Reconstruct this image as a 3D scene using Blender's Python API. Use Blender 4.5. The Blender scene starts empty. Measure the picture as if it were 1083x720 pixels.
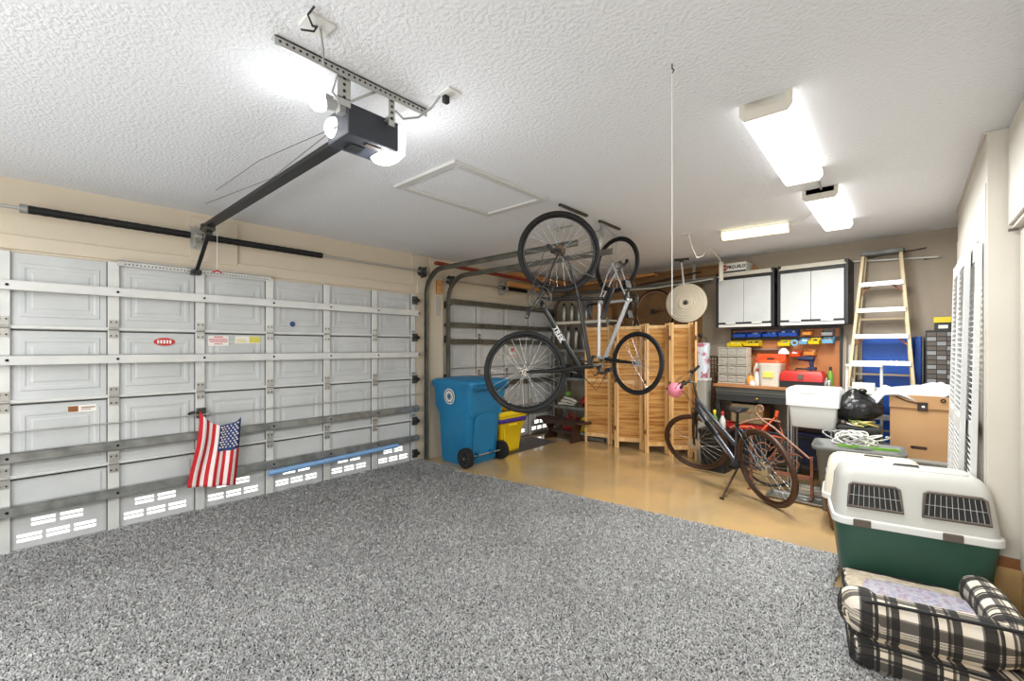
import bpy, math, random
from mathutils import Vector, Matrix, noise
V = Vector
R = math.radians
PI = math.pi
random.seed(7)
COL = bpy.context.scene.collection
SC = bpy.context.scene


# ---------------------------------------------------------------- materials
def lin(c):
    return tuple((x / 12.92 if x <= .04045 else ((x + .055) / 1.055) ** 2.4) for x in c)


MATS = {}


def mat(name, rgb, rough=.6, metal=0., var=None, bump=None, spec=.5, alpha=None, trans=None, coat=None):
    """rgb 0-255 sRGB; var=(scale, second rgb, low, high[, stretch]); bump=(scale, strength[, detail])"""
    m = bpy.data.materials.new(name)
    m.use_nodes = True
    n = m.node_tree.nodes
    l = m.node_tree.links
    b = n['Principled BSDF']
    c = lin([x / 255 for x in rgb])
    b.inputs['Base Color'].default_value = (*c, 1)
    b.inputs['Roughness'].default_value = rough
    b.inputs['Metallic'].default_value = metal
    b.inputs['Specular IOR Level'].default_value = spec
    if coat:
        b.inputs['Coat Weight'].default_value = coat
        b.inputs['Coat Roughness'].default_value = .08
    if trans:
        b.inputs['Transmission Weight'].default_value = trans
    tc = n.new('ShaderNodeTexCoord')
    if var:
        mp = n.new('ShaderNodeMapping')
        if len(var) > 4:
            mp.inputs['Scale'].default_value = var[4]
        l.new(tc.outputs['Object'], mp.inputs[0])
        t = n.new('ShaderNodeTexNoise')
        t.inputs['Scale'].default_value = var[0]
        t.inputs['Detail'].default_value = 6
        l.new(mp.outputs[0], t.inputs['Vector'])
        r = n.new('ShaderNodeValToRGB')
        r.color_ramp.elements[0].position = var[2]
        r.color_ramp.elements[1].position = var[3]
        r.color_ramp.elements[0].color = (*c, 1)
        r.color_ramp.elements[1].color = (*lin([x / 255 for x in var[1]]), 1)
        l.new(t.outputs['Fac'], r.inputs[0])
        l.new(r.outputs[0], b.inputs['Base Color'])
    if bump:
        t2 = n.new('ShaderNodeTexNoise')
        t2.inputs['Scale'].default_value = bump[0]
        t2.inputs['Detail'].default_value = bump[2] if len(bump) > 2 else 4
        l.new(tc.outputs['Object'], t2.inputs['Vector'])
        bp = n.new('ShaderNodeBump')
        bp.inputs['Strength'].default_value = bump[1]
        bp.inputs['Distance'].default_value = .01
        l.new(t2.outputs['Fac'], bp.inputs['Height'])
        l.new(bp.outputs[0], b.inputs['Normal'])
    MATS[name] = m
    return m


def emit(name, rgb, strength, base=(240, 240, 235)):
    m = mat(name, base, .4)
    b = m.node_tree.nodes['Principled BSDF']
    b.inputs['Emission Color'].default_value = (*lin([x / 255 for x in rgb]), 1)
    b.inputs['Emission Strength'].default_value = strength
    return m


M = MATS
mat('ceiling_paint', (230, 232, 236), .9, bump=(55, .75, 8))
mat('cream_wall', (210, 198, 178), .85, bump=(90, .12))
mat('greige_wall', (170, 157, 140), .85, bump=(90, .15))
mat('cabinet_paint', (208, 202, 190), .55, var=(2.2, (196, 189, 176), .3, .9), bump=(30, .05))
mat('epoxy_floor', (200, 166, 114), .14, var=(1.7, (176, 152, 116), .38, .68), bump=(8, .04), coat=.35)
mat('door_steel', (200, 202, 202), .5, var=(3, (188, 191, 191), .35, .7), bump=(160, .06))
mat('galvanised', (172, 174, 172), .38, .75, var=(9, (130, 133, 132), .35, .7))
mat('zinc', (190, 190, 186), .35, .7)
mat('white_strut', (216, 217, 214), .42, .15, var=(5, (200, 202, 200), .4, .8))
mat('dark_steel', (92, 92, 88), .4, .7, var=(12, (62, 60, 56), .3, .7))
mat('track_steel', (128, 128, 118), .4, .6, var=(6, (96, 96, 88), .3, .7))
mat('black_spring', (26, 26, 25), .45, .3)
mat('black_plastic', (27, 28, 30), .5)
mat('black_rubber', (21, 21, 22), .75, bump=(220, .3))
mat('black_gloss', (9, 9, 10), .35, coat=.1)
mat('opener_grey', (50, 54, 63), .55)
mat('white_plastic', (216, 216, 212), .42)
mat('offwhite_plastic', (222, 217, 202), .5)
mat('white_paint', (206, 206, 203), .45)
mat('blue_bin', (28, 124, 172), .42, var=(2.5, (24, 112, 160), .35, .7), bump=(60, .04))
mat('blue_dark', (20, 92, 132), .5)
mat('yellow_plastic', (236, 205, 28), .5)
mat('purple_plastic', (78, 52, 150), .5)
mat('rubber_mat', (84, 76, 70), .85, bump=(120, .4))
mat('red_plastic', (184, 40, 34), .4)
mat('orange_plastic', (222, 84, 34), .4)
mat('blue_plastic', (24, 74, 168), .4)
mat('sky_plastic', (120, 180, 212), .45)
mat('green_plastic', (110, 160, 60), .5)
mat('amber_plastic', (230, 150, 70), .5)
mat('pink_ball', (240, 140, 165), .4)
mat('clear_bucket', (226, 222, 208), .4)
mat('dark_wood', (74, 46, 32), .5, var=(3, (48, 29, 20), .35, .7, (1, 6, 6)))
mat('pine', (228, 180, 112), .5, var=(2.2, (182, 120, 58), .42, .64, (.7, 1, 13)), bump=(20, .05))
mat('pine_frame', (232, 192, 134), .5, var=(2, (208, 156, 94), .4, .7, (8, 8, .7)))
mat('pine_hinge', (120, 84, 50), .4, .3)
mat('bench_wood', (186, 130, 82), .5, var=(3, (160, 104, 62), .4, .7, (.8, 8, 8)))
mat('lumber', (204, 148, 84), .6, var=(3, (176, 118, 58), .4, .7, (8, .8, 8)))
mat('red_lumber', (138, 50, 30), .6, var=(3, (112, 38, 24), .4, .7, (8, .8, 8)))
mat('brown_board', (158, 122, 80), .7, var=(5, (138, 102, 64), .35, .7))
mat('header_wood', (150, 112, 70), .65, var=(2.5, (122, 86, 50), .4, .7, (.6, 6, 10)))
mat('bench_dark', (52, 52, 52), .5, .2)
mat('bench_dark2', (84, 82, 78), .5, .2)
mat('cardboard', (192, 150, 104), .75, var=(2, (182, 140, 96), .4, .7))
mat('cardboard_in', (164, 124, 82), .8)
mat('tape', (52, 34, 26), .5)
mat('crate_shell', (190, 189, 182), .45, bump=(90, .04))
mat('crate_lid2', (218, 213, 194), .5)
mat('crate_green', (44, 80, 66), .45, var=(3, (54, 90, 76), .4, .7), bump=(60, .06))
mat('crate_brown', (98, 54, 34), .5)
mat('latch_brown', (96, 86, 78), .5)
mat('grey_bin', (112, 112, 108), .5)
mat('grey_bin_dark', (74, 74, 72), .5)
mat('long_bin', (164, 160, 150), .5)
mat('bag_black', (22, 22, 24), .24, bump=(14, 1.))
mat('cloth_white', (208, 212, 220), .85, bump=(22, .3))
mat('flag_red', (190, 28, 40), .8)
mat('flag_white', (240, 228, 226), .8)
mat('flag_blue', (38, 62, 110), .8)
mat('cable_white', (226, 224, 214), .5)
mat('cable_yellow', (206, 184, 90), .5)
mat('cable_green', (120, 140, 70), .5)
mat('cable_black', (20, 20, 20), .5)
mat('cord_grey', (150, 150, 150), .6)
mat('string', (232, 232, 228), .7)
mat('silver_frame', (206, 207, 210), .25, .45, coat=.3)
mat('chrome', (200, 200, 202), .18, .95)
mat('spoke', (214, 214, 214), .25, .8)
mat('spoke_dark', (120, 100, 80), .35, .7)
mat('graphite_frame', (70, 74, 84), .28, .4, coat=.5)
mat('brown_rim', (70, 46, 32), .4, .2)
mat('rust', (150, 92, 66), .7, var=(14, (108, 66, 48), .35, .7))
mat('rust_pale', (176, 136, 112), .6, var=(14, (140, 100, 80), .35, .7))
mat('suitcase', (150, 132, 98), .7, var=(4, (128, 112, 82), .35, .7), bump=(80, .2))
mat('brass', (180, 150, 90), .35, .8)
mat('pegboard_orange', (190, 122, 72), .6)
mat('peg_hole', (112, 62, 32), .7)
mat('ladder_rail', (214, 196, 160), .5, var=(6, (200, 178, 136), .35, .7))
mat('aluminium', (206, 206, 202), .35, .6)
mat('blue_panel', (22, 80, 172), .5)
mat('wicker', (96, 66, 40), .7)
mat('bag_print', (206, 214, 224), .4, var=(11, (176, 100, 112), .5, .6), bump=(30, .3))
mat('lens_tint', (200, 170, 60), .5)
mat('dish_cream', (214, 204, 184), .55)
mat('paper', (232, 230, 224), .8)
mat('paper_pink', (214, 130, 140), .8)
mat('paper_yellow', (216, 208, 96), .8)
mat('pet_blue', (40, 70, 130), .5)
mat('blue_tube', (126, 168, 214), .4)
mat('sticker_red', (190, 50, 50), .6)
mat('concrete', (186, 182, 172), .9)
mat('base_wood', (150, 98, 52), .5, var=(3, (126, 78, 40), .4, .7))
mat('bed_pad', (206, 192, 170), .9, var=(26, (180, 166, 144), .4, .6), bump=(120, .6))
mat('tin', (150, 148, 142), .35, .7)
mat('navy', (26, 34, 70), .6)
mat('bolt', (30, 30, 30), .4, .5)
emit('tube_light', (255, 252, 250), 2.6)
emit('tube_light_warm', (255, 240, 190), 2.2)
emit('bulb_light', (255, 252, 248), 2.2)


def plaid():
    m = mat('plaid', (222, 208, 186), .9)
    n = m.node_tree.nodes; l = m.node_tree.links; b = n['Principled BSDF']
    uv = n.new('ShaderNodeUVMap'); uv.uv_map = 'UVMap'
    sep = n.new('ShaderNodeSeparateXYZ'); l.new(uv.outputs[0], sep.inputs[0])
    cols = []
    for k in (0, 1):
        fr = n.new('ShaderNodeMath'); fr.operation = 'FRACT'; l.new(sep.outputs[k], fr.inputs[0])
        r = n.new('ShaderNodeValToRGB'); r.color_ramp.interpolation = 'CONSTANT'
        e = r.color_ramp.elements
        stops = [(0, .95), (.12, .10), (.16, .95), (.20, .03), (.40, .5), (.43, .03), (.50, .95), (.63, .10), (.68, .55), (.72, .06), (.86, .95)]
        e[0].position = 0; e[0].color = (.95,) * 3 + (1,)
        e[1].position = .17; e[1].color = (.2,) * 3 + (1,)
        for p, v in stops[2:]:
            q = e.new(p); q.color = (v, v * .97, v * .92, 1)
        l.new(fr.outputs[0], r.inputs[0]); cols.append(r)
    mx = n.new('ShaderNodeMix'); mx.data_type = 'RGBA'; mx.blend_type = 'MULTIPLY'; mx.inputs[0].default_value = .92
    l.new(cols[0].outputs[0], mx.inputs[6]); l.new(cols[1].outputs[0], mx.inputs[7])
    m2 = n.new('ShaderNodeMix'); m2.data_type = 'RGBA'; m2.blend_type = 'MULTIPLY'; m2.inputs[0].default_value = 1
    l.new(mx.outputs[2], m2.inputs[6]); m2.inputs[7].default_value = (*lin((.92, .885, .83)), 1)
    ad = n.new('ShaderNodeMix'); ad.data_type = 'RGBA'; ad.blend_type = 'ADD'; ad.inputs[0].default_value = 1
    l.new(m2.outputs[2], ad.inputs[6]); ad.inputs[7].default_value = (.012, .011, .011, 1)
    l.new(ad.outputs[2], b.inputs['Base Color'])
    t2 = n.new('ShaderNodeTexNoise'); t2.inputs['Scale'].default_value = 160
    bp = n.new('ShaderNodeBump'); bp.inputs['Strength'].default_value = .4; bp.inputs['Distance'].default_value = .005
    tc = n.new('ShaderNodeTexCoord'); l.new(tc.outputs['Object'], t2.inputs['Vector'])
    l.new(t2.outputs['Fac'], bp.inputs['Height']); l.new(bp.outputs[0], b.inputs['Normal'])


plaid()


def floral():
    m = mat('floral_print', (190, 184, 196), .9)
    n = m.node_tree.nodes; l = m.node_tree.links; b = n['Principled BSDF']
    tc = n.new('ShaderNodeTexCoord')
    t = n.new('ShaderNodeTexNoise'); t.inputs['Scale'].default_value = 22; t.inputs['Detail'].default_value = 5
    l.new(tc.outputs['Object'], t.inputs['Vector'])
    r = n.new('ShaderNodeValToRGB'); e = r.color_ramp.elements
    e[0].position = .3; e[0].color = (*lin((.55, .56, .66)), 1)
    e[1].position = .7; e[1].color = (*lin((.72, .66, .68)), 1)
    for p, c in ((.42, (.66, .64, .7)), (.5, (.72, .71, .72)), (.58, (.60, .54, .62))):
        q = e.new(p); q.color = (*lin(c), 1)
    l.new(t.outputs['Fac'], r.inputs[0]); l.new(r.outputs[0], b.inputs['Base Color'])


floral()


def shag(name):
    m = mat(name, (140, 140, 140), .95, spec=.15)
    n = m.node_tree.nodes; l = m.node_tree.links; b = n['Principled BSDF']
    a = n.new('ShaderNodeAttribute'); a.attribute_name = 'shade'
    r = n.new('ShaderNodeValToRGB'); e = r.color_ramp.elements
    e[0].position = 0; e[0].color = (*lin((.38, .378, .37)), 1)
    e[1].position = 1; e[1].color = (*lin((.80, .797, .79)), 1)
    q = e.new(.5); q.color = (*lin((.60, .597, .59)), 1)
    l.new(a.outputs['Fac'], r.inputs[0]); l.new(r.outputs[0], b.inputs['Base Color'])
    return m


shag('shag_pile')
mat('rug_back', (96, 95, 95), .95, var=(60, (140, 140, 140), .35, .65))


# ---------------------------------------------------------------- mesh builder
class MB:
    def __init__(s):
        s.v = []; s.f = []; s.m = []; s.s = []; s.uv = None

    def add(s, vs, fs, mi=0, smooth=False):
        o = len(s.v)
        s.v += [tuple(p) for p in vs]
        s.f += [tuple(i + o for i in f) for f in fs]
        s.m += [mi] * len(fs); s.s += [smooth] * len(fs)
        return s

    def box(s, c, d, rot=None, mi=0):
        x, y, z = d[0] / 2, d[1] / 2, d[2] / 2
        vs = [V((i, j, k)) for i in (-x, x) for j in (-y, y) for k in (-z, z)]
        if rot is not None:
            vs = [rot @ p for p in vs]
        c = V(c)
        return s.add([p + c for p in vs], [(0, 1, 3, 2), (4, 6, 7, 5), (0, 4, 5, 1), (2, 3, 7, 6), (0, 2, 6, 4), (1, 5, 7, 3)], mi)

    def b2(s, a, b, mi=0):
        return s.box([(a[i] + b[i]) / 2 for i in range(3)], [abs(b[i] - a[i]) for i in range(3)], None, mi)

    def bar(s, p, q, w, h, up=(0, 0, 1), mi=0):
        p, q = V(p), V(q); d = (q - p); L = d.length; d.normalize()
        u = V(up)
        if abs(d.dot(u)) > .99:
            u = V((1, 0, 0))
        a = d.cross(u).normalized(); u = a.cross(d)
        return s.box((p + q) / 2, (L, w, h), Matrix((d, a, u)).transposed(), mi)

    def tube(s, pts, r, seg=8, closed=False, mi=0, caps=True, ry=None):
        pts = [V(p) for p in pts]; n = len(pts)
        rs = r if isinstance(r, (list, tuple)) else [r] * n
        T = []
        for i in range(n):
            if closed:
                t = pts[(i + 1) % n] - pts[i - 1]
            else:
                t = pts[min(i + 1, n - 1)] - pts[max(i - 1, 0)]
            T.append(t.normalized() if t.length > 1e-9 else V((0, 0, 1)))
        u = V((0, 0, 1))
        if abs(T[0].dot(u)) > .9:
            u = V((1, 0, 0))
        a = (u - T[0] * u.dot(T[0])).normalized()
        vs = []
        for i in range(n):
            a = (a - T[i] * a.dot(T[i]))
            a = a.normalized() if a.length > 1e-6 else T[i].orthogonal().normalized()
            b = T[i].cross(a)
            for k in range(seg):
                th = 2 * PI * k / seg
                vs.append(pts[i] + a * (math.cos(th) * rs[i]) + b * (math.sin(th) * (rs[i] if ry is None else ry)))
        fs = []
        for i in range(n if closed else n - 1):
            j = (i + 1) % n
            for k in range(seg):
                l_ = (k + 1) % seg
                fs.append((i * seg + k, i * seg + l_, j * seg + l_, j * seg + k))
        s.add(vs, fs, mi, True)
        if caps and not closed:
            s.add(vs[:seg], [tuple(range(seg))[::-1]], mi)
            s.add(vs[-seg:], [tuple(range(seg))], mi)
        return s

    def cyl(s, p, q, r, r2=None, seg=16, mi=0, caps=True):
        return s.tube([p, q], [r, r if r2 is None else r2], seg, mi=mi, caps=caps)

    def torus(s, c, RR, r, axis='y', seg=40, ts=8, mi=0, ry=None):
        pts = []
        for k in range(seg):
            t = 2 * PI * k / seg; a, b = RR * math.cos(t), RR * math.sin(t)
            pts.append(V(c) + V({'y': (a, 0, b), 'x': (0, a, b), 'z': (a, b, 0)}[axis]))
        return s.tube(pts, r, ts, True, mi, ry=ry)

    def lathe(s, prof, c=(0, 0, 0), rot=None, seg=24, mi=0):
        vs = []
        for r, z in prof:
            for k in range(seg):
                t = 2 * PI * k / seg
                p = V((r * math.cos(t), r * math.sin(t), z))
                if rot is not None:
                    p = rot @ p
                vs.append(p + V(c))
        fs = [(i * seg + k, i * seg + (k + 1) % seg, (i + 1) * seg + (k + 1) % seg, (i + 1) * seg + k) for i in range(len(prof) - 1) for k in range(seg)]
        s.add(vs, fs, mi, True)
        if prof[0][0] > 1e-5:
            s.add(vs[:seg], [tuple(range(seg))[::-1]], mi)
        if prof[-1][0] > 1e-5:
            s.add(vs[-seg:], [tuple(range(seg))], mi)
        return s

    def sphere(s, c, r, seg=16, rings=10, mi=0):
        rr = r if isinstance(r, (tuple, list)) else (r, r, r)
        vs = []
        for i in range(rings + 1):
            ph = PI * i / rings
            for k in range(seg):
                t = 2 * PI * k / seg
                vs.append((c[0] + rr[0] * math.sin(ph) * math.cos(t), c[1] + rr[1] * math.sin(ph) * math.sin(t), c[2] - rr[2] * math.cos(ph)))
        fs = [(i * seg + k, i * seg + (k + 1) % seg, (i + 1) * seg + (k + 1) % seg, (i + 1) * seg + k) for i in range(rings) for k in range(seg)]
        return s.add(vs, fs, mi, True)

    def prism(s, poly, vec, mi=0, smooth=False):
        n = len(poly); vec = V(vec)
        vs = [V(p) for p in poly] + [V(p) + vec for p in poly]
        s.add(vs, [(i, (i + 1) % n, (i + 1) % n + n, i + n) for i in range(n)], mi, smooth)
        s.add(vs, [tuple(range(n))[::-1], tuple(range(n, 2 * n))], mi)
        return s

    def loft(s, secs, n=5, mi=0, cap0=True, cap1=True, smooth=True):
        """secs: (z, hx, hy, r[, cx, cy]) rounded rectangles"""
        rings = []
        for q in secs:
            z, hx, hy, r = q[:4]; cx, cy = (q[4], q[5]) if len(q) > 4 else (0, 0)
            r = min(r, hx * .999, hy * .999); ring = []
            for (sx, sy, a0) in ((1, 1, 0), (-1, 1, 90), (-1, -1, 180), (1, -1, 270)):
                for k in range(n + 1):
                    a = R(a0 + 90 * k / n)
                    ring.append((cx + sx * (hx - r) + r * math.cos(a), cy + sy * (hy - r) + r * math.sin(a), z))
            rings.append(ring)
        N = len(rings[0]); vs = [p for r_ in rings for p in r_]
        fs = [(i * N + k, i * N + (k + 1) % N, (i + 1) * N + (k + 1) % N, (i + 1) * N + k) for i in range(len(rings) - 1) for k in range(N)]
        s.add(vs, fs, mi, smooth)
        if cap0:
            s.add(rings[0], [tuple(range(N))[::-1]], mi)
        if cap1:
            s.add(rings[-1], [tuple(range(N))], mi)
        return s

    def grid(s, fn, nu, nv, mi=0, smooth=True, mfn=None):
        vs = [fn(i / nu, j / nv) for j in range(nv + 1) for i in range(nu + 1)]
        o = len(s.v); s.v += [tuple(p) for p in vs]
        for j in range(nv):
            for i in range(nu):
                a = o + j * (nu + 1) + i
                s.f.append((a, a + 1, a + nu + 2, a + nu + 1))
                s.m.append(mfn((i + .5) / nu, (j + .5) / nv) if mfn else mi); s.s.append(smooth)
        return s

    def xf(s, mtx):
        s.v = [tuple(mtx @ V(p)) for p in s.v]
        return s

    def build(s, name, mats, parent=None, bevel=0, label=None, uvfn=None, solid=0, seg=2, sub=0, loc=None):
        me = bpy.data.meshes.new(name)
        me.from_pydata(s.v, [], s.f)
        if not isinstance(mats, (list, tuple)):
            mats = [mats]
        for q in mats:
            me.materials.append(M[q])
        me.polygons.foreach_set('material_index', s.m)
        me.polygons.foreach_set('use_smooth', s.s)
        if uvfn:
            ul = me.uv_layers.new(name='UVMap')
            for p in me.polygons:
                for li, vi in zip(p.loop_indices, p.vertices):
                    ul.data[li].uv = uvfn(me.vertices[vi].co, p.normal)
        me.update()
        o = bpy.data.objects.new(name, me)
        COL.objects.link(o)
        if parent:
            o.parent = parent
        if loc:
            o.location = loc
        if solid:
            md = o.modifiers.new('Solidify', 'SOLIDIFY'); md.thickness = solid; md.offset = 0
        if bevel:
            md = o.modifiers.new('Bevel', 'BEVEL'); md.width = bevel; md.segments = seg; md.limit_method = 'ANGLE'; md.angle_limit = R(40)
        if sub:
            md = o.modifiers.new('Subdivision', 'SUBSURF'); md.levels = sub; md.render_levels = sub
        if label:
            o['label'] = label
        return o


def thing(name, label, cat, loc=(0, 0, 0), rz=0, group=None, mtx=None):
    o = bpy.data.objects.new(name, None); COL.objects.link(o)
    o.empty_display_size = .1
    if mtx is not None:
        o.matrix_world = mtx
    else:
        o.location = loc; o.rotation_euler = (0, 0, rz)
    o['label'] = label; o['category'] = cat
    if group:
        o['group'] = group
    return o


def tag(o, label, cat, group=None):
    o['label'] = label; o['category'] = cat
    if group:
        o['group'] = group
    return o


def struct(o, label=None):
    o['kind'] = 'structure'
    if label:
        o['label'] = label
    return o


def text_mesh(txt, size, ext=.0015, bold=0.):
    cu = bpy.data.curves.new('lettering', 'FONT'); cu.body = txt; cu.size = size; cu.extrude = ext; cu.offset = bold
    cu.align_x = 'CENTER'; cu.align_y = 'CENTER'; cu.resolution_u = 2
    o = bpy.data.objects.new('lettering', cu); COL.objects.link(o)
    dg = bpy.context.evaluated_depsgraph_get(); dg.update()
    me = bpy.data.meshes.new_from_object(o.evaluated_get(dg))
    vs = [tuple(v.co) for v in me.vertices]; fs = [tuple(p.vertices) for p in me.polygons]
    bpy.data.objects.remove(o); bpy.data.curves.remove(cu); bpy.data.meshes.remove(me)
    return vs, fs


def lettering(txt, size, matname, parent, mtx, name='lettering', bold=0., ext=.0015):
    vs, fs = text_mesh(txt, size, ext, bold)
    mb = MB(); mb.add([mtx @ V(p) for p in vs], fs)
    return mb.build(name, matname, parent)


def frame_mtx(o, x, y):
    x = V(x).normalized(); y = V(y).normalized(); z = x.cross(y)
    m = Matrix((x, y, z)).transposed().to_4x4(); m.translation = V(o)
    return m


def copy_tree(o, parent=None):
    c = o.copy(); COL.objects.link(c)
    if parent:
        c.parent = parent
    for ch in list(o.children):
        copy_tree(ch, c)
    return c


PHI = -math.atan(.092)


def BW(x, off=0):
    return 6.82 - .092 * x - off


ZC = 2.71


# ================================================================ the room
XR, YB, YF = 5.78, 6.95, -2.6
struct(MB().b2((-.1, YF, -.1), (XR, YB + .1, 0)).build('floor', 'epoxy_floor'), 'tan epoxy coated garage floor')
struct(MB().b2((-.1, YF, ZC), (XR + .1, YB + .1, ZC + .1)).build('ceiling', 'ceiling_paint'), 'white textured ceiling')
# left wall, with the openings of both garage doors
D1 = (-1.232, 3.464, 2.18); D2 = (4.0, 6.44, 2.16)
w = MB()
for a, b in (((YF, 0), (D1[0], ZC)), ((D1[1], 0), (D2[0], ZC)), ((D2[1], 0), (YB + .1, ZC)), ((D1[0], D1[2]), (D1[1], ZC)), ((D2[0], D2[2]), (D2[1], ZC))):
    w.b2((-.2, a[0], a[1]), (-.012, b[0], b[1]))
struct(w.build('wall_left', 'cream_wall'), 'cream wall above and between the garage doors')
# back wall runs very slightly askew
bw = MB()
p = [(-.1, BW(-.1)), (XR + .1, BW(XR + .1)), (XR + .1, BW(XR + .1) + .15), (-.1, BW(-.1) + .15)]
bw.prism([(x, y, 0) for x, y in p], (0, 0, ZC))
struct(bw.build('wall_back', 'greige_wall'), 'greige back wall')
struct(MB().b2((XR, YF, 0), (XR + .1, YB, ZC)).build('wall_right', 'cream_wall'))
struct(MB().b2((-.1, YF - .1, 0), (XR + .1, YF, ZC)).build('wall_front', 'cream_wall'))
# driveway outside the vents
struct(MB().b2((-9, -6, -.14), (-.21, 12, -.04)).build('driveway', 'concrete'))
# painted mounting boards on the left wall
struct(MB().b2((-.012, 1.045, 2.27), (.012, 1.42, 2.66)).build('trim_1', 'cream_wall', bevel=.003))
struct(MB().b2((-.012, 3.42, 2.3), (.012, 3.50, 2.69)).b2((-.012, 3.50, 2.2), (.022, 3.63, 2.69)).build('trim_2', 'cream_wall', bevel=.004))
struct(MB().b2((-.012, 3.70, 0), (.022, 3.93, 2.69)).build('trim_3', 'cream_wall', bevel=.004))
struct(MB().b2((-.012, -1.2, 2.2), (.006, 3.42, 2.3)).build('trim_4', 'cream_wall', bevel=.003))
struct(MB().b2((-.012, 3.93, 2.18), (.006, 6.5, 2.26)).build('trim_5', 'cream_wall', bevel=.003))
# wood header high on the back wall, left part
hb = MB()
hb.prism([(0, BW(0) - .045, 2.50), (2.86, BW(2.86) - .045, 2.50), (2.86, BW(2.86), 2.50), (0, BW(0), 2.50)], (0, 0, .15))
struct(hb.build('trim_6', 'header_wood', bevel=.004), 'brown wood header board on the back wall')


# ---------------------------------------------------------------- garage doors
def cells_with_holes(x, ys, zs, holes, mb):
    ys = sorted(set(ys)); zs = sorted(set(zs)); idx = {}
    vs = []; fs = []

    def vid(i, j):
        if (i, j) not in idx:
            idx[(i, j)] = len(vs); vs.append((x, ys[i], zs[j]))
        return idx[(i, j)]
    for i in range(len(ys) - 1):
        for j in range(len(zs) - 1):
            cy, cz = (ys[i] + ys[i + 1]) / 2, (zs[j] + zs[j + 1]) / 2
            if any(h[0] < cy < h[1] and h[2] < cz < h[3] for h in holes):
                continue
            fs.append((vid(i, j), vid(i + 1, j), vid(i + 1, j + 1), vid(i, j + 1)))
    mb.add(vs, fs)


def garage_door(name, label, y0, nb, pw, H, strut_z, strut_mats, dark_edge):
    d = thing(name, label, 'garage door', (0, y0, 0)); del d['category']; struct(d)
    W = nb * pw; n = 4; sh = (H - .02) / n
    for k in range(n):
        z0 = .02 + k * sh; z1 = z0 + sh - .004
        mb = MB()
        if k == 0:
            ys = [0, W]; zs = [z0, z1]; holes = []
            for b in range(nb):
                o = b * pw
                for (a, c, zz) in ((.137, .262, .180), (.287, .412, .180), (.066, .191, .075), (.214, .339, .075), (.362, .487, .075)):
                    for q in (0, .034):
                        holes.append((o + a, o + c, zz + q, zz + q + .023))
            for h in holes:
                ys += h[:2]; zs += h[2:]
            cells_with_holes(-.012, ys, zs, holes, mb)
            s_ = mb.build('door_section', 'door_steel', d, solid=.016)
        else:
            mb.b2((-.03, 0, z0), (0, W, z1))
            s_ = mb.build('door_section', 'door_steel', d)
        em = MB()
        for b in range(nb):
            a0, a1 = b * pw + .075, (b + 1) * pw - .075
            if k == 0:
                em.b2((-.004, a0, z0 + .30), (.004, a1, z1 - .05))
                continue
            rings = [(0, -.001), (.008, .0055), (.030, .0055), (.040, .001), (.062, .001), (.072, .0055), (.088, .0055)]
            vv = []
            for i, t in rings:
                c0, c1, e0, e1 = a0 + i, a1 - i, z0 + .07 + i, z1 - .07 - i
                vv += [(t, c0, e0), (t, c1, e0), (t, c1, e1), (t, c0, e1)]
            ff = [(4 * r_ + j, 4 * r_ + (j + 1) % 4, 4 * r_ + 4 + (j + 1) % 4, 4 * r_ + 4 + j) for r_ in range(len(rings) - 1) for j in range(4)]
            n4 = 4 * (len(rings) - 1)
            em.add(vv, ff + [(n4, n4 + 1, n4 + 2, n4 + 3)])
        em.build('embossed_panel', 'door_steel', s_)
        if k:
            lp = MB().b2((0, 0, z0 - .012), (.026, W, z0 + .012)).b2((0, 0, z0 - .026), (.012, W, z0 - .018), 1)
            lp.build('joint_lip', ['white_strut', 'dark_steel'], s_, bevel=.003, seg=1)
    for b in range(nb + 1):
        wd = .07 if 0 < b < nb else .06
        yy = min(max(b * pw, wd / 2), W - wd / 2)
        st = MB().b2((0, yy - wd / 2, .02), (.022, yy + wd / 2, H))
        st.b2((0, yy - wd / 2 - .006, .02), (.009, yy - wd / 2, H), 1)
        st_o = st.build('stile', ['white_strut', 'dark_steel'], d, bevel=.002, seg=1)
        for k in range(1, n):
            z = .02 + k * sh
            h = MB().b2((.022, yy - .028, z - .075), (.027, yy + .028, z - .008)).b2((.022, yy - .028, z + .008), (.027, yy + .028, z + .075))
            h.cyl((.034, yy - .03, z), (.034, yy + .03, z), .010, seg=8)
            for (a, c) in ((-.016, .055), (.016, .055), (-.016, -.055), (.016, -.055)):
                h.cyl((.026, yy + a, z + c), (.034, yy + a, z + c), .006, seg=6, mi=1)
            h.build('hinge', ['zinc', 'bolt'], st_o)
    for z, mt in zip(strut_z, strut_mats):
        u = MB().b2((.022, -.02, z - .035), (.075, W + .02, z - .031)).b2((.022, -.02, z + .031), (.075, W + .02, z + .035)).b2((.071, -.02, z - .035), (.075, W + .02, z + .035))
        for b in range(nb + 1):
            u.cyl((.074, b * pw + .02, z), (.079, b * pw + .02, z), .010, seg=8, mi=1)
        u.build('strut', [mt, 'bolt'], d)
    MB().b2((-.03, 0, .0), (.012, W, .028)).build('bottom_seal', 'galvanised', d, bevel=.006)
    # end roller brackets
    for yy in (.0, W):
        s = 1 if yy > 0 else -1
        rb = MB()
        for z in (.12, sh, 2 * sh, 3 * sh, H - .08):
            rb.b2((.02, yy - .05, z - .05), (.05, yy + .02 * s, z + .05))
            rb.cyl((.06, yy - .05 * s, z), (.06, yy + .035 * s, z), .008, seg=8)
            rb.cyl((.06, yy + .010 * s, z), (.06, yy + .03 * s, z), .024, seg=12, mi=1)
        rb.build('roller_bracket', ['dark_steel', 'black_plastic'], d)
    return d


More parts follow.
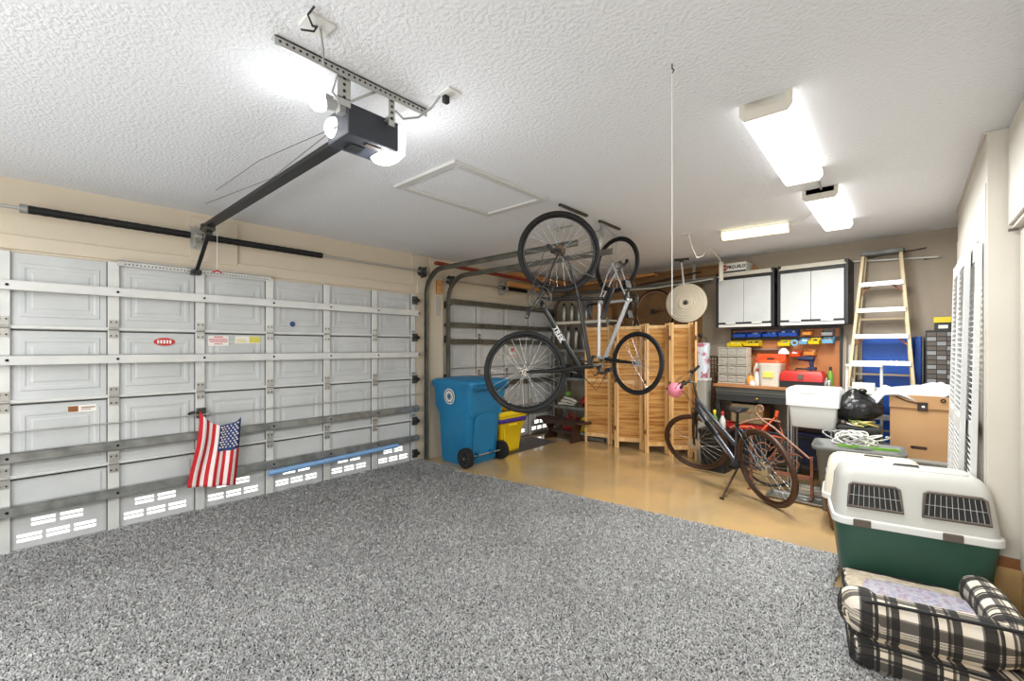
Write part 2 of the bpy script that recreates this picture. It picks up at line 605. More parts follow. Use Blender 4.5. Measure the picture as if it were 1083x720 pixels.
d1 = garage_door('door_1', 'wide white sectional garage door with four steel struts', D1[0], 8, .587, 2.18, (1.935, 1.40, .705, .325),
                 ('white_strut', 'white_strut', 'galvanised', 'galvanised'), 0)
o1 = -D1[0]
lb = MB().tube([(.045, .1, .885), (.045, o1 + 3.54, .885)], .006, 6)
lb.build('lock_bar', 'zinc', d1)
lk = MB().bar((.04, o1 + 1.02, .90), (.05, o1 + 1.14, .94), .02, .02).box((.035, o1 + 1.12, .9), (.03, .07, .09)).cyl((.05, o1 + 1.1, .9), (.12, o1 + 1.06, .93), .009, seg=8)
lk.build('lock_handle', 'dark_steel', d1, bevel=.002)
an = MB().b2((.022, o1 + .55, 2.155), (.027, o1 + 1.72, 2.2)).b2((.022, o1 + .55, 2.196), (.06, o1 + 1.72, 2.2))
for k in range(44):
    an.cyl((.026, o1 + .6 + k * .025, 2.172), (.0285, o1 + .6 + k * .025, 2.172), .006, seg=6, mi=1)
an.build('perforated_angle', ['zinc', 'bolt'], d1)
# paper labels stuck on the door
def sticker(pts, mt, lab, bars, barmat, parent=d1, o=o1):
    y0, y1, z0, z1 = pts
    mb = MB().b2((.006, o + y0, z0), (.0075, o + y1, z1))
    for (a, b, c, dd) in bars:
        mb.b2((.0075, o + y0 + a * (y1 - y0), z0 + c * (z1 - z0)), (.0085, o + y0 + b * (y1 - y0), z0 + dd * (z1 - z0)), 1)
    mb.build('sticker', [mt, barmat], parent, label=lab)


sticker((1.18, 1.345, 1.505, 1.60), 'paper', 'white warning sticker with red print', [(.28, .72, .82, .95), (.05, .92, .64, .72), (.03, .97, .50, .58), (.08, .92, .38, .46), (.3, .7, .16, .26)], 'paper_pink')
sticker((1.40, 1.62, 1.53, 1.60), 'paper', 'pale yellow sticker', [(.05, .45, .2, .35), (.05, .4, .5, .6), (.55, 1, .1, .95)], 'paper_yellow')
sticker((.27, .43, .99, 1.045), 'paper', 'small sticker with brown print', [(.0, .35, .1, .9), (.45, .95, .55, .7), (.45, .8, .3, .4)], 'base_wood')
ov = MB()
ov.prism([(.006, o1 + .86 + .075 * math.cos(t * PI / 10), 1.54 + .034 * math.sin(t * PI / 10)) for t in range(20)], (.002, 0, 0))
for k in range(5):
    ov.b2((.008, o1 + .81 + k * .021, 1.525), (.009, o1 + .823 + k * .021, 1.555), 1)
ov.build('sticker', ['sticker_red', 'paper'], d1, label='red oval sticker')
MB().cyl((.006, o1 + 1.93, 1.735), (.008, o1 + 1.93, 1.735), .028, seg=20).build('sticker', 'pet_blue', d1, label='small round blue sticker')

d2 = garage_door('door_2', 'narrow white sectional garage door in the corner', D2[0], 4, .61, 2.16, (2.135, 1.81, 1.575, .94, .42),
                 ('track_steel', 'track_steel', 'track_steel', 'track_steel', 'galvanised'), 1)
sticker((1.30, 1.47, 1.33, 1.50), 'paper', 'pale sticker with pink ring', [(.25, .75, .55, .9), (.1, .9, .1, .2)], 'paper_pink', d2, 0)
MB().tube([(.045, .05, 1.2), (.045, 2.38, 1.2)], .006, 6).build('lock_bar', 'zinc', d2)

# ---------------------------------------------------------------- tracks and spring shafts
def track(name, label, y, ztop, xend, side):
    t = thing(name, label, 'door track', (0, y, 0), group=None)
    r = .33
    path = [(.07, 0, .02), (.07, 0, ztop - r)]
    for k in range(1, 9):
        a = PI / 2 * k / 8
        path.append((.07 + r * (1 - math.cos(a)), 0, ztop - r + r * math.sin(a)))
    path.append((xend, 0, ztop))
    mb = MB()
    for (dy, rr) in ((0, .0),):
        for i in range(len(path) - 1):
            p, q = V(path[i]), V(path[i + 1]); dd = (q - p).normalized()
            nrm = V((-dd.z, 0, dd.x))
            mb.bar(p - dd * .004, q + dd * .004, .004, .055, up=nrm)
            for sg in (1, -1):
                mb.bar(p + nrm * .026 * sg + V((0, -.014 * side, 0)) - dd * .004, q + nrm * .026 * sg + V((0, -.014 * side, 0)) + dd * .004, .03, .004, up=nrm)
    mb.build('rail', 'track_steel', t)
    for z in (.4, 1.1, 1.8):
        MB().b2((.0, .0, z - .02), (.09, .005, z + .02)).build('wall_bracket', 'dark_steel', t)
    hg = MB().b2((xend - .25, 0, ztop + .02), (xend - .215, .004, ZC)).b2((xend - .27, -.03, ZC - .035), (xend - .05, .004, ZC - .03))
    for k in range(int((ZC - ztop) / .03)):
        hg.cyl((xend - .2325, -.001, ztop + .035 + k * .03), (xend - .2325, .006, ztop + .035 + k * .03), .006, seg=6, mi=1)
    hg.build('hanger_strap', ['zinc', 'bolt'], t)
    return t


track('door_track', 'curved steel track at the right side of the wide garage door', 3.62, 2.50, 2.42, 1)
track('door_track', 'curved steel track between the doors, for the narrow door', 3.965, 2.455, 2.6, -1)
track('door_track', 'steel track of the narrow door running along the back wall', 6.47, 2.42, 2.75, 1)


def shaft(name, label, y0, y1, z, springs, anchor, drums, x=.115):
    t = thing(name, label, 'torsion spring', (x, y0, z))
    MB().tube([(0, 0, 0), (0, y1 - y0, 0)], .0125, 10).build('shaft', 'zinc', t)
    for a, b in springs:
        mb = MB(); n = 30
        mb.tube([(0, a - y0 + (b - a) * k / n, 0) for k in range(n + 1)], [.029 + (.002 if k % 2 else 0) for k in range(n + 1)], 14)
        mb.cyl((0, a - y0 - .03, 0), (0, a - y0 + .01, 0), .034, seg=12, mi=1)
        mb.build('spring', ['black_spring', 'galvanised'], t)
    for a in anchor:
        mb = MB().b2((-x + .013, a - y0 - .02, -.09), (-.0, a - y0 - .015, .09)).cyl((0, a - y0 - .03, 0), (0, a - y0 + .02, 0), .045, seg=14)
        mb.b2((-x + .0125, a - y0 - .04, -.1), (-x + .018, a - y0 + .04, .1))
        mb.build('anchor_bracket', 'zinc', t)
    for a in drums:
        mb = MB().lathe([(.02, -.03), (.06, -.028), (.048, -.02), (.046, .02), (.06, .028), (.02, .03)], (0, a - y0, 0), Matrix.Rotation(R(90), 3, 'X'), 20)
        mb.b2((-x + .026, a - y0 + .05, -.07), (.03, a - y0 + .055, .06))
        mb.build('cable_drum', 'dark_steel', t)
    return t


shaft('torsion_spring', 'black torsion springs on a steel shaft above the wide garage door', -1.25, 3.6, 2.475, [(.05, 1.02), (1.14, 2.19)], [1.08], [3.50])
shaft('torsion_spring', 'steel spring shaft above the narrow garage door', 3.86, 6.6, 2.415, [(5.0, 5.6)], [5.1], [3.98])

# lumber resting above the narrow door
def board(label, p, q, w, h, mt, brk=None):
    o = thing('lumber_board', label, 'lumber', p)
    q = V(q) - V(p)
    MB().bar((0, 0, 0), q, w, h).build('plank', mt, o, bevel=.004)
    if brk:
        for a in brk:
            MB().b2((-.25, a, -.11), (w / 2, a + .05, -h / 2 - .003)).build('bracket', 'lumber', o, bevel=.003)
    return o


board('red-brown plank above the narrow garage door', (.33, 3.55, 2.565), (.33, 6.55, 2.54), .06, .04, 'red_lumber')
board('tan plank behind the red plank, on wooden brackets', (.27, 5.05, 2.60), (.27, 6.55, 2.60), .12, .09, 'lumber')
board('tan plank under the red plank, above the narrow garage door', (.22, 5.05, 2.47), (.22, 6.5, 2.47), .08, .07, 'lumber')
b_ = board('long tan board lying high along the back wall', (.4, 6.50, 2.56), (2.0, 6.36, 2.58), .16, .035, 'lumber')
tag(MB().b2((.0215, 3.80, 2.215), (.065, 3.875, 2.40)).build('wood_block', 'lumber', None, bevel=.004), 'small tan wood block on the pillar between the garage doors', 'wood block')
tag(MB().b2((.0215, 3.81, 1.93), (.03, 3.87, 2.19)).b2((.03, 3.83, 1.99), (.05, 3.85, 2.12)).build('metal_bracket', 'zinc', None, bevel=.003), 'grey metal plate on the pillar below the wood block', 'bracket')
tag(MB().tube([(1.1, 6.36, 2.40), (2.0, 6.31, 2.37), (2.84, 6.28, 2.42)], .009, 6).build('conduit', 'cable_white'), 'thin white pipe sagging along the back wall above the bicycle wheels', 'pipe')
tag(MB().tube([(1.4, 6.56, 2.45), (2.62, 6.45, 2.56)], .012, 8).build('hanging_rod', 'dark_wood'), 'dark rod leaning along the wood header on the back wall', 'rod')

# blue tube lying on the lowest strut
bt = MB().cyl((.115, 1.66, .253), (.105, 3.14, .283), .026, seg=14)
tag(bt.build('foam_tube', 'blue_tube'), 'light blue tube along the lowest strut of the wide garage door', 'tube')

# ---------------------------------------------------------------- flag
def flag():
    TL, TR, BL, BRc = V((.13, 1.085, .93)), V((.13, 1.41, .84)), V((.13, 1.01, .27)), V((.13, 1.37, .215))
    nu, nv = 39, 30

    def fn(u, v):
        top = TL.lerp(TR, u); bot = BL.lerp(BRc, u)
        top = top + V((0, 0, -.12 * math.sin(PI * u) ** .8 * (1 - .3 * u)))
        p = top.lerp(bot, v)
        p.x += .018 * math.sin(u * 17) * (1 - .3 * v) + .012 * math.sin(u * 7 + v * 4) + .02 * u
        p.y += .012 * math.sin(v * 5) * (1 - u)
        return p

    def mf(u, v):
        if u > 6 / 13 and v < .42:
            return 2
        return 0 if int(u * 13) % 2 == 0 else 1
    mb = MB().grid(fn, nu, nv, mfn=mf)
    o = mb.build('flag', ['flag_red', 'flag_white', 'flag_blue'], solid=.003)
    st = MB()
    for r in range(9):
        for c in range(6 if r % 2 == 0 else 5):
            u = .5 + (c + (0 if r % 2 == 0 else .5)) * .078 + .02; v = .035 + r * .042
            if u > .97:
                continue
            p = fn(u, v) + V((.005, 0, 0))
            q = [(p + V((.001, .011 * (1 if k % 2 == 0 else .45) * math.cos(PI * k / 5 + PI / 2), .011 * (1 if k % 2 == 0 else .45) * math.sin(PI * k / 5 + PI / 2)))) for k in range(10)]
            st.prism(q, (.001, 0, 0))
    st.build('stars', 'flag_white', o)
    tag(o, 'small red, white and blue star-and-stripe flag hanging on the wide garage door', 'flag')


flag()

# ---------------------------------------------------------------- shag rug
def rug():
    poly = [(.02, -2.3), (.02, 3.545), (.99, 3.52), (1.9, 3.66), (3.0, 3.77), (4.45, 3.89), (4.4501, 3.36), (5.08, 3.36), (5.08, -2.3)]

    def edge(x):
        if x >= 4.45:
            return 3.36
        pts = poly[1:8]
        for (a, b), (c, d) in zip(pts, pts[1:]):
            if a <= x <= c:
                return b + (d - b) * (x - a) / (c - a)
        return poly[-2][1]
    t = thing('shag_rug', 'large grey shag rug covering the near half of the garage floor', 'rug', (0, 0, 0))
    MB().prism([(x, y, 0.001) for x, y in poly], (0, 0, .012)).build('backing', 'rug_back', t)
    rnd = random.Random(3)
    vs = []; fs = []; sh = []
    U = rnd.uniform

    def tuft(x, y, s):
        base = noise.noise(V((x * 2.1, y * 2.1, 0))) * .10 + noise.noise(V((x * 34, y * 34, 2))) * .34
        c = min(1, max(0, .55 + base + U(-.22, .22)))
        a = U(0, 2 * PI); lx, ly = math.cos(a), math.sin(a)
        # a flattened curved lock of pile
        h = U(.016, .032) * s; le = U(.011, .024) * s; wd = U(.0032, .006) * s
        px, py = -ly * wd, lx * wd
        i = len(vs)
        vs.extend(((x - px, y - py, .008), (x + px, y + py, .008), (x + lx * le * .5 - px, y + ly * le * .5 - py, h), (x + lx * le * .5 + px, y + ly * le * .5 + py, h), (x + lx * le * 1.2, y + ly * le * 1.2, h * .72)))
        fs.extend(((i, i + 1, i + 3, i + 2), (i + 2, i + 3, i + 4)))
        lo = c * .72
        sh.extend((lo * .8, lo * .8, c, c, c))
    N = 0
    for k in range(900000):
        x = U(.03, 5.07); y = U(-2.0, 3.92)
        if y > edge(x) - .005 + .012 * noise.noise(V((x * 9, 0, 5))):
            continue
        if x > 4.62 and 2.62 < y < 3.34:
            continue
        dx, dy = x - 4.8, y; d = -.666 * dx + .746 * dy; s_ = .746 * dx + .666 * dy
        out = d < 1.75 or abs(s_) > d * 1.2 + .1
        dist = max(d, 1)
        if rnd.random() > (.4 if out else 1 if dist < 3 else (3 / dist) ** 1.0):
            continue
        tuft(x, y, 1.35 if out else 1 if dist < 3 else 1 + .12 * (dist - 3))
    me = bpy.data.meshes.new('pile')
    me.from_pydata(vs, [], fs)
    at = me.attributes.new('shade', 'FLOAT', 'POINT'); at.data.foreach_set('value', sh)
    me.materials.append(M['shag_pile'])
    me.polygons.foreach_set('use_smooth', [True] * len(me.polygons))
    o = bpy.data.objects.new('pile', me); COL.objects.link(o); o.parent = t; o['kind'] = 'stuff'


rug()

# ================================================================ ceiling things
# attic hatch
h = thing('attic_hatch', 'white framed attic access hatch in the ceiling', 'hatch', (2.27, 2.39, ZC))
fr = MB()
for a, b in (((-.345, -.5), (.345, -.44)), ((-.345, .44), (.345, .5)), ((-.345, -.439), (-.285, .439)), ((.285, -.439), (.345, .439))):
    fr.b2((a[0], a[1], -.022), (b[0], b[1], 0))
fr.build('frame', 'white_paint', h, bevel=.004)
MB().b2((-.283, -.438, -.008), (.283, .438, .0)).build('panel', 'ceiling_paint', h, bevel=.003)

# opener
op = thing('garage_door_opener', 'dark grey garage door opener hanging from a perforated bracket', 'garage door opener', (2.92, 1.13, 2.6))
hs = MB().b2((-.20, -.13, -.142), (0, .135, 0))
hs.build('housing', 'opener_grey', op, bevel=.008)
MB().b2((-.16, -.07, -.15), (-.08, .0, -.142)).b2((-.06, -.02, -.147), (-.03, .06, -.142), 1).build('button_panel', ['black_plastic', 'latch_brown'], op, bevel=.002)
le = MB()
le.loft([(-.155, .08, .05, .045, -.10, .13), (-.13, .095, .07, .05, -.10, .13), (-.02, .095, .075, .05, -.10, .13), (.0, .08, .06, .05, -.10, .13)], n=6)
le.build('light_lens', 'bulb_light', op, label='glowing white lens')
le2 = MB().sphere((-.15, -.125, -.07), (.05, .04, .05), 16, 10)
le2.build('light_lens', 'bulb_light', op, label='glowing white lens')
sk = MB().cyl((-.05, -.125, -.01), (-.08, -.2, -.0), .024, .034, seg=16).b2((-.06, -.16, -.05), (-.02, -.125, .03))
sk_o = sk.build('bulb_socket', 'cord_grey', op)
MB().sphere((-.087, -.225, -.01), .042, 16, 10).build('bulb', 'bulb_light', sk_o, label='glowing bulb')
rl = MB().b2((-2.72, -.045, -.075), (-.2, -.01, -.035)).b2((-2.72, -.062, -.08), (-.2, .008, -.072)).b2((-2.74, -.05, -.085), (-2.68, .0, -.03))
rl.build('rail', 'black_plastic', op, bevel=.003)
tr = MB().b2((-2.66, -.06, -.115), (-2.52, .01, -.08)).cyl((-2.59, -.045, -.13), (-2.59, 0, -.13), .018, seg=10)
tr.build('trolley', 'dark_steel', op, bevel=.004)
ar = MB().bar((-2.6, -.02, -.12), (-2.80, -.035, -.33), .008, .03, up=(0, 1, 0)).bar((-2.78, -.03, -.29), (-2.86, -.05, -.43), .008, .03, up=(0, 1, 0)).b2((-2.9, -.09, -.46), (-2.82, -.02, -.42))
ar.build('door_arm', 'black_plastic', op)
pc = MB().tube([(-2.56, .03, -.12), (-2.56, .03, -.44)], .0025, 5).tube([(-2.56, -.005, -.465), (-2.56, .03, -.445), (-2.56, .065, -.465)], .007, 6, mi=1)
pc.build('release_cord', ['string', 'red_plastic'], op)
hb = MB()
for k in range(2):
    hb.b2((.045, -.46, .068 - k * 0), (.05, .27, .105)) if k == 0 else hb.b2((.012, -.46, .1), (.05, .27, .105))
for k in range(28):
    hb.cyl((.049, -.44 + k * .026, .087), (.0515, -.44 + k * .026, .087), .0055, seg=8, mi=1)
for yy in (-.17, .07):
    w_ = .03 if yy < 0 else .016
    hb.b2((.035, yy - w_, -.05), (.039, yy + w_, .10)); hb.b2((.0, yy - w_, -.02), (.039, yy + w_, -.015)); hb.b2((-.012, yy - .01, -.004), (.037, yy + .01, .0))
    for k in range(4):
        hb.cyl((.0385, yy, .07 - k * .028), (.041, yy, .07 - k * .028), .007, seg=8, mi=1)
hb.bar((.036, -.14, -.02), (.036, .0, .09), .003, .012)
hb.build('hanger_bracket', ['zinc', 'black_plastic'], op)
MB().tube([(.02, .09, 0.01), (.04, .09, .03), (.045, .13, .005), (.07, .2, .03), (.13, .235, .07), (.2, .232, .1)], .005, 6).build('power_cord', 'cord_grey', op)
MB().tube([(.22, -.36, .1), (.2, -.34, .04), (.12, -.30, .03), (.08, -.22, .05), (.05, -.23, -.02), (.0, -.18, -.01)], .004, 6).build('wire', 'cord_grey', op)
tg = MB().tube([(-.06, -.15, -.1), (-1.1, -.12, .05), (-2.1, -.10, .1)], .0018, 5).tube([(-.06, -.15, -.1), (-1.4, .05, .06), (-2.55, -.06, .105)], .0018, 5)
tg.build('sensor_wire', 'black_plastic', op)
jb = thing('junction_box', 'open white ceiling junction plate with loose wires', 'junction box', (3.14, .757, ZC))
MB().b2((-.05, -.05, -.012), (.05, .05, 0)).build('plate', 'white_plastic', jb, bevel=.003)
MB().tube([(.0, 0, -.012), (.03, -.03, -.04), (.06, -.06, -.03), (.09, -.05, -.01)], .004, 6).tube([(0, 0, -.01), (.02, -.02, -.05), (-.02, -.05, -.04)], .004, 6).build('wire', 'cable_black', jb)
ot = thing('ceiling_outlet', 'ceiling outlet plate with a plugged-in grey cord', 'outlet', (3.16, 1.385, ZC))
MB().b2((-.045, -.04, -.01), (.045, .04, 0)).build('plate', 'white_plastic', ot, bevel=.003)
MB().b2((-.03, -.02, -.045), (-.005, .01, -.01)).build('plug', 'black_plastic', ot, bevel=.004)


# fluorescent fixtures
def fixture(label, x, y, rz, L, Wd, emat, group=None, ends='cabinet_paint', z=ZC):
    f = thing('fluorescent_light', label, 'ceiling light', (x, y, z), rz)
    MB().b2((-Wd / 2 + .02, -L / 2, -.045), (Wd / 2 - .02, L / 2, 0)).build('housing', 'white_paint', f, bevel=.004)
    df = MB()
    prof = [(-Wd / 2, -.02), (-Wd / 2, -.06), (-Wd / 2 + .02, -.085), (Wd / 2 - .02, -.085), (Wd / 2, -.06), (Wd / 2, -.02)]
    df.prism([(a, -L / 2 + .012, b) for a, b in prof], (0, L - .024, 0))
    df.build('diffuser', emat, f, bevel=.004)
    for s in (-1, 1):
        e = MB().prism([(a * 1.02, s * L / 2 - (.012 if s > 0 else 0), b * 1.03 - .0) for a, b in [(-Wd / 2, 0), (-Wd / 2, -.06), (-Wd / 2 + .02, -.087), (Wd / 2 - .02, -.087), (Wd / 2, -.06), (Wd / 2, 0)]], (0, .012, 0))
        e.build('end_cap', ends, f)
    return f


f1 = fixture('large bright fluorescent ceiling light nearest the camera', 4.27, 3.03, R(1), 1.2, .225, 'tube_light')
f2 = fixture('second fluorescent ceiling light, smaller in view, with cream end cap', 4.30, 4.68, R(0), 1.2, .225, 'tube_light')
f3 = fixture('small yellowish fluorescent light near the hanging cabinets', 3.64, 5.0, R(-85), .62, .13, 'tube_light_warm')
fixture('added unseen fill light in a ceiling fixture behind the camera, left', 1.6, -1.2, R(90), 1.2, .225, 'tube_light')  # this fixture and the next are added out of view to brighten the room
fixture('added unseen fill light in a ceiling fixture behind the camera, right', 3.9, -1.2, R(90), 1.2, .225, 'tube_light')
tag(MB().tube([(4.31, 3.65, 2.69), (4.32, 3.88, 2.705), (4.31, 4.07, 2.69)], .006, 6).build('ceiling_cable', 'cord_grey'), 'short grey cord between the two bright ceiling lights', 'cord')
tag(MB().tube([(4.18, 4.75, 2.70), (4.05, 4.95, 2.69), (3.95, 5.03, 2.67)], .006, 6).build('ceiling_cable', 'cable_white'), 'thin cord from the second ceiling light to the small yellowish light', 'cord')
ps = thing('pull_string', 'long white string hanging from a hook in the ceiling', 'string', (4.044, 1.882, ZC))
MB().tube([(0, 0, 0), (0, 0, -.02), (.008, 0, -.03), (0, 0, -.04)], .003, 6).build('hook', 'dark_steel', ps)
MB().tube([(0, 0, -.03), (0, 0, -1.08)], .0022, 5).build('cord', 'string', ps)
# hanging extension cord with power strip
ex = thing('extension_cord', 'white extension cord looped under the ceiling to a hanging power strip', 'cord', (3.05, 5.6, ZC))
MB().b2((-.05, -.84, -.008), (.02, -.76, 0)).build('ceiling_plate', 'white_plastic', ex)
MB().tube([(0, -.8, -.01), (.0, -.7, -.13), (-.02, -.5, -.21), (-.02, -.3, -.16), (-.02, -.1, -.03), (-.02, .0, -.03), (-.02, .3, -.10), (-.05, .50, -.12)], .007, 6).build('cable', 'cable_white', ex)
MB().b2((-.08, .49, -.36), (-.035, .53, -.11)).b2((-.068, .485, -.34), (-.047, .49, -.14), 1).build('power_strip', ['offwhite_plastic', 'cable_white'], ex, bevel=.006)


# ================================================================ bicycles
def wheel(parent, c, Rw, tr, tire, rimm, spk, rear, nsp=28, disc=False, sm=Matrix.Identity(4)):
    x0, z0 = c
    w = MB().torus((x0, 0, z0), Rw - tr, tr, 'y', 56, 10)
    wo = w.xf(sm).build('wheel', tire, parent)
    MB().torus((x0, 0, z0), Rw - 2 * tr - .006, .010, 'y', 56, 6, ry=.011).xf(sm).build('rim', rimm, wo)
    h = MB().cyl((x0, -.05, z0), (x0, .05, z0), .014, seg=12)
    for s in (-1, 1):
        h.cyl((x0, s * .03, z0), (x0, s * .034, z0), .027, seg=16)
        h.cyl((x0, s * .05, z0), (x0, s * .062, z0), .010, seg=6)
    if disc:
        h.cyl((x0, .040, z0), (x0, .042, z0), .075, seg=24)
    h.xf(sm).build('hub', 'chrome' if spk == 'spoke' else 'dark_steel', wo)
    sp = MB(); rr = Rw - 2 * tr - .008
    for k in range(nsp):
        a = 2 * PI * k / nsp; s = 1 if k % 2 else -1; off = .9 * (1 if (k // 2) % 2 else -1)
        sp.cyl((x0 + .026 * math.cos(a + off), s * .031, z0 + .026 * math.sin(a + off)), (x0 + rr * math.cos(a), 0, z0 + rr * math.sin(a)), .0014, seg=4, caps=False)
    sp.xf(sm).build('spokes', spk, wo)
    if rear:
        cs = MB()
        for k, r in enumerate((.052, .046, .040, .034, .028, .022)):
            cs.cyl((x0, -.036 - k * .0045, z0), (x0, -.038 - k * .0045, z0), r, seg=24)
        cs.build('cassette', 'spoke_dark', wo)
    return wo


def bicycle(label, mtx, wb=1.05, Rw=.345, tr=.02, frame='black_gloss', tire='black_rubber', rimm='black_gloss', spk='spoke', fork='black_gloss',
            ST=(.30, .36), low=None, bar_h=.07, rise=.01, bar_w=.30, saddle_h=.17, stripe=None, text=None, grp='bicycles', fr=.019, disc=False, stand=False, ring=.085, R2=None, flip=0, steer=0, bell=False, bottom=None):
    b = thing('bicycle', label, 'bicycle', mtx=mtx, group=grp)
    R2 = R2 or Rw
    sm = Matrix.Identity(4)
    BBp = V((.43, 0, -.055)); S = V((ST[0], 0, ST[1]))
    HB = V((wb - .155, 0, R2 + .055)); HT = HB + V((-.05, 0, .135))
    if steer:
        sm = Matrix.Translation(HB) @ Matrix.Rotation(steer, 4, HT - HB) @ Matrix.Translation(-HB)
    f = MB()
    f.tube([BBp, S], .016, 10); f.tube([HB - V((-.008, 0, .02)), HT], .021, 12)
    f.tube([BBp, HB.lerp(HT, .2)], fr, 12)
    f.cyl(BBp + V((0, -.036, 0)), BBp + V((0, .036, 0)), .022, seg=14)
    if low:
        a = BBp.lerp(S, low)
        f.tube([a, HB.lerp(HT, .85)], fr * .9, 12)
    else:
        f.tube([S + V((.004, 0, -.02)), HB.lerp(HT, .85)], fr * .85, 12)
    for s in (-1, 1):
        f.tube([BBp + V((-.03, s * .02, 0)), BBp + V((-.12, s * .04, .01)), V((0, s * .062, 0))], .009, 8)
        f.tube([S + V((0, s * .014, -.03)), V((.09, s * .05, .12)), V((0, s * .062, 0))], .0075, 8)
        f.box((0, s * .062, 0), (.03, .006, .03))
    fo = f.build('frame', frame, b)
    if stripe:
        st = MB()
        for s in (-1, 1):
            a = BBp.lerp(HB, .15); c = BBp.lerp(HB, .9)
            st.tube([a + V((0, s * fr * .75, 0)), c + V((0, s * fr * .75, 0))], .009, 6)
        st.build('stripe', stripe, fo)
    if text:
        d = (HB - BBp).normalized()
        for s in (-1, 1):
            z = V((-d.z, 0, d.x))
            if s > 0:
                mt = frame_mtx(BBp.lerp(HB, .52) + V((0, (fr + .001) * s, 0)), -d * 1, z)
            else:
                mt = frame_mtx(BBp.lerp(HB, .52) + V((0, (fr + .001) * s, 0)), d, z)
            lettering(text, .062, 'white_paint', fo, mt, bold=.0015)
    fk = MB()
    fk.tube([HB + V((.008, 0, -.02)), HB + V((.014, 0, -.035))], .024, 10)
    fk.tube([HB + V((.014, -.055, -.035)), HB + V((.014, .055, -.035))], .016, 8)
    for s in (-1, 1):
        fk.tube([HB + V((.014, s * .055, -.025)), HB.lerp(V((wb, 0, 0)), .45) + V((.012, s * .055, 0)), V((wb, s * .05, 0))], [.019, .016, .010], 10)
        fk.box((wb, s * .05, 0), (.026, .006, .03))
    fk.xf(sm).build('fork', fork, b)
    wheel(b, (0, 0), Rw, tr, tire, rimm, spk, True, disc=disc)
    wheel(b, (wb, 0), R2, tr, tire, rimm, spk, False, disc=disc, sm=sm)
    # handlebar
    top = HT + V((-.03, 0, bar_h)); cl = top + V((.07, 0, .01))
    hb = MB()
    hb.tube([HT, top, cl], .0145, 10)
    hb.tube([cl + V((-.05, -bar_w, rise)), cl + V((-.03, -bar_w * .55, rise)), cl + V((0, -.07, 0)), cl, cl + V((0, .07, 0)), cl + V((-.03, bar_w * .55, rise)), cl + V((-.05, bar_w, rise))], .0115, 10)
    ho = hb.xf(sm).build('handlebar', 'dark_steel', b)
    for s in (-1, 1):
        MB().tube([cl + V((-.052, s * (bar_w + .005), rise)), cl + V((-.04, s * (bar_w - .12), rise))], .0165, 10).xf(sm).build('grip', 'black_rubber', ho)
        MB().box(cl + V((-.03, s * (bar_w - .15), rise)), (.03, .03, .03)).tube([cl + V((-.01, s * (bar_w - .15), rise)), cl + V((.035, s * (bar_w - .12), rise - .01)), cl + V((.03, s * (bar_w - .03), rise - .015))], .005, 6).xf(sm).build('brake_lever', 'black_plastic', ho)
    cb = MB()
    cb.tube([cl + V((.03, .12, rise)), cl + V((.13, .05, -.03)), cl + V((.06, 0, -.14)), HB + V((.04, .02, .02)), V((wb - .05, .06, .06))], .0025, 5)
    cb.tube([cl + V((.03, -.12, rise)), cl + V((.15, -.04, .0)), cl + V((.08, .02, -.12)), HB + V((-.04, .022, .03))], .0025, 5)
    cb.xf(sm).build('brake_cable', 'cable_black', ho)
    # seat
    sp = S + (S - BBp).normalized() * saddle_h
    MB().tube([S, sp], .0135, 10).cyl(S + V((0, 0, -.012)), S + V((-.003, 0, .008)), .022, seg=12).build('seat_post', 'black_gloss', b)
    sd = MB()

    def sf(u, v):
        x = (u - .42) * .27
        wd = (.075 * max(0, math.cos((u - .06) * 2.1)) ** 1.1 + .018) * (1 if u > .0 else .8)
        if u < .12:
            wd *= .55 + .45 * (u / .12)
        a = v * 2 * PI
        return sp + V((x + .01, wd * math.cos(a), .022 + .022 * math.sin(a) * (1 if math.sin(a) > 0 else .8) + .012 * (1 - u)))
    sd.grid(sf, 14, 14)
    r0 = [sf(0, v / 14) for v in range(14)]; r1 = [sf(1, v / 14) for v in range(14)]
    sd.add(r0, [tuple(range(14))], 0, True); sd.add(r1, [tuple(range(14))[::-1]], 0, True)
    sd.tube([sp + V((-.08, .02, .012)), sp + V((0, .02, -.004)), sp + V((.09, .015, .012))], .0035, 6).tube([sp + V((-.08, -.02, .012)), sp + V((0, -.02, -.004)), sp + V((.09, -.015, .012))], .0035, 6)
    sd.build('saddle', 'black_plastic', b)
    # drivetrain, on the right side (-y)
    ck = MB()
    ck.torus(BBp + V((0, -.052, 0)), ring, .007, 'y', 40, 6).torus(BBp + V((0, -.046, 0)), .062, .004, 'y', 32, 6)
    for k in range(5):
        a = k * 2 * PI / 5 + .3
        ck.bar(BBp + V((0, -.052, 0)), BBp + V((.08 * math.cos(a), -.052, .08 * math.sin(a))), .014, .004, up=(0, 1, 0))
    co = ck.build('crankset', 'dark_steel', b)
    for s, a in ((-1, R(-70 + flip)), (1, R(110 + flip))):
        e = BBp + V((.165 * math.cos(a), s * .072, .165 * math.sin(a)))
        MB().tube([BBp + V((0, s * .045, 0)), BBp + V((.02 * math.cos(a), s * .068, .02 * math.sin(a))), e], [.012, .013, .010], 8).build('crank_arm', 'dark_steel', co)
        pd = MB().cyl(e, e + V((0, s * .09, 0)), .007, seg=8).box(e + V((0, s * .06, .013)), (.08, .075, .007)).box(e + V((0, s * .06, -.013)), (.08, .075, .007)).box(e + V((.037, s * .06, 0)), (.007, .075, .03)).box(e + V((-.037, s * .06, 0)), (.007, .075, .03))
        pd.build('pedal', 'black_plastic', co)
    ch = MB(); dr = V((-.01, -.055, -.10)); dp = V((.02, -.055, -.055))
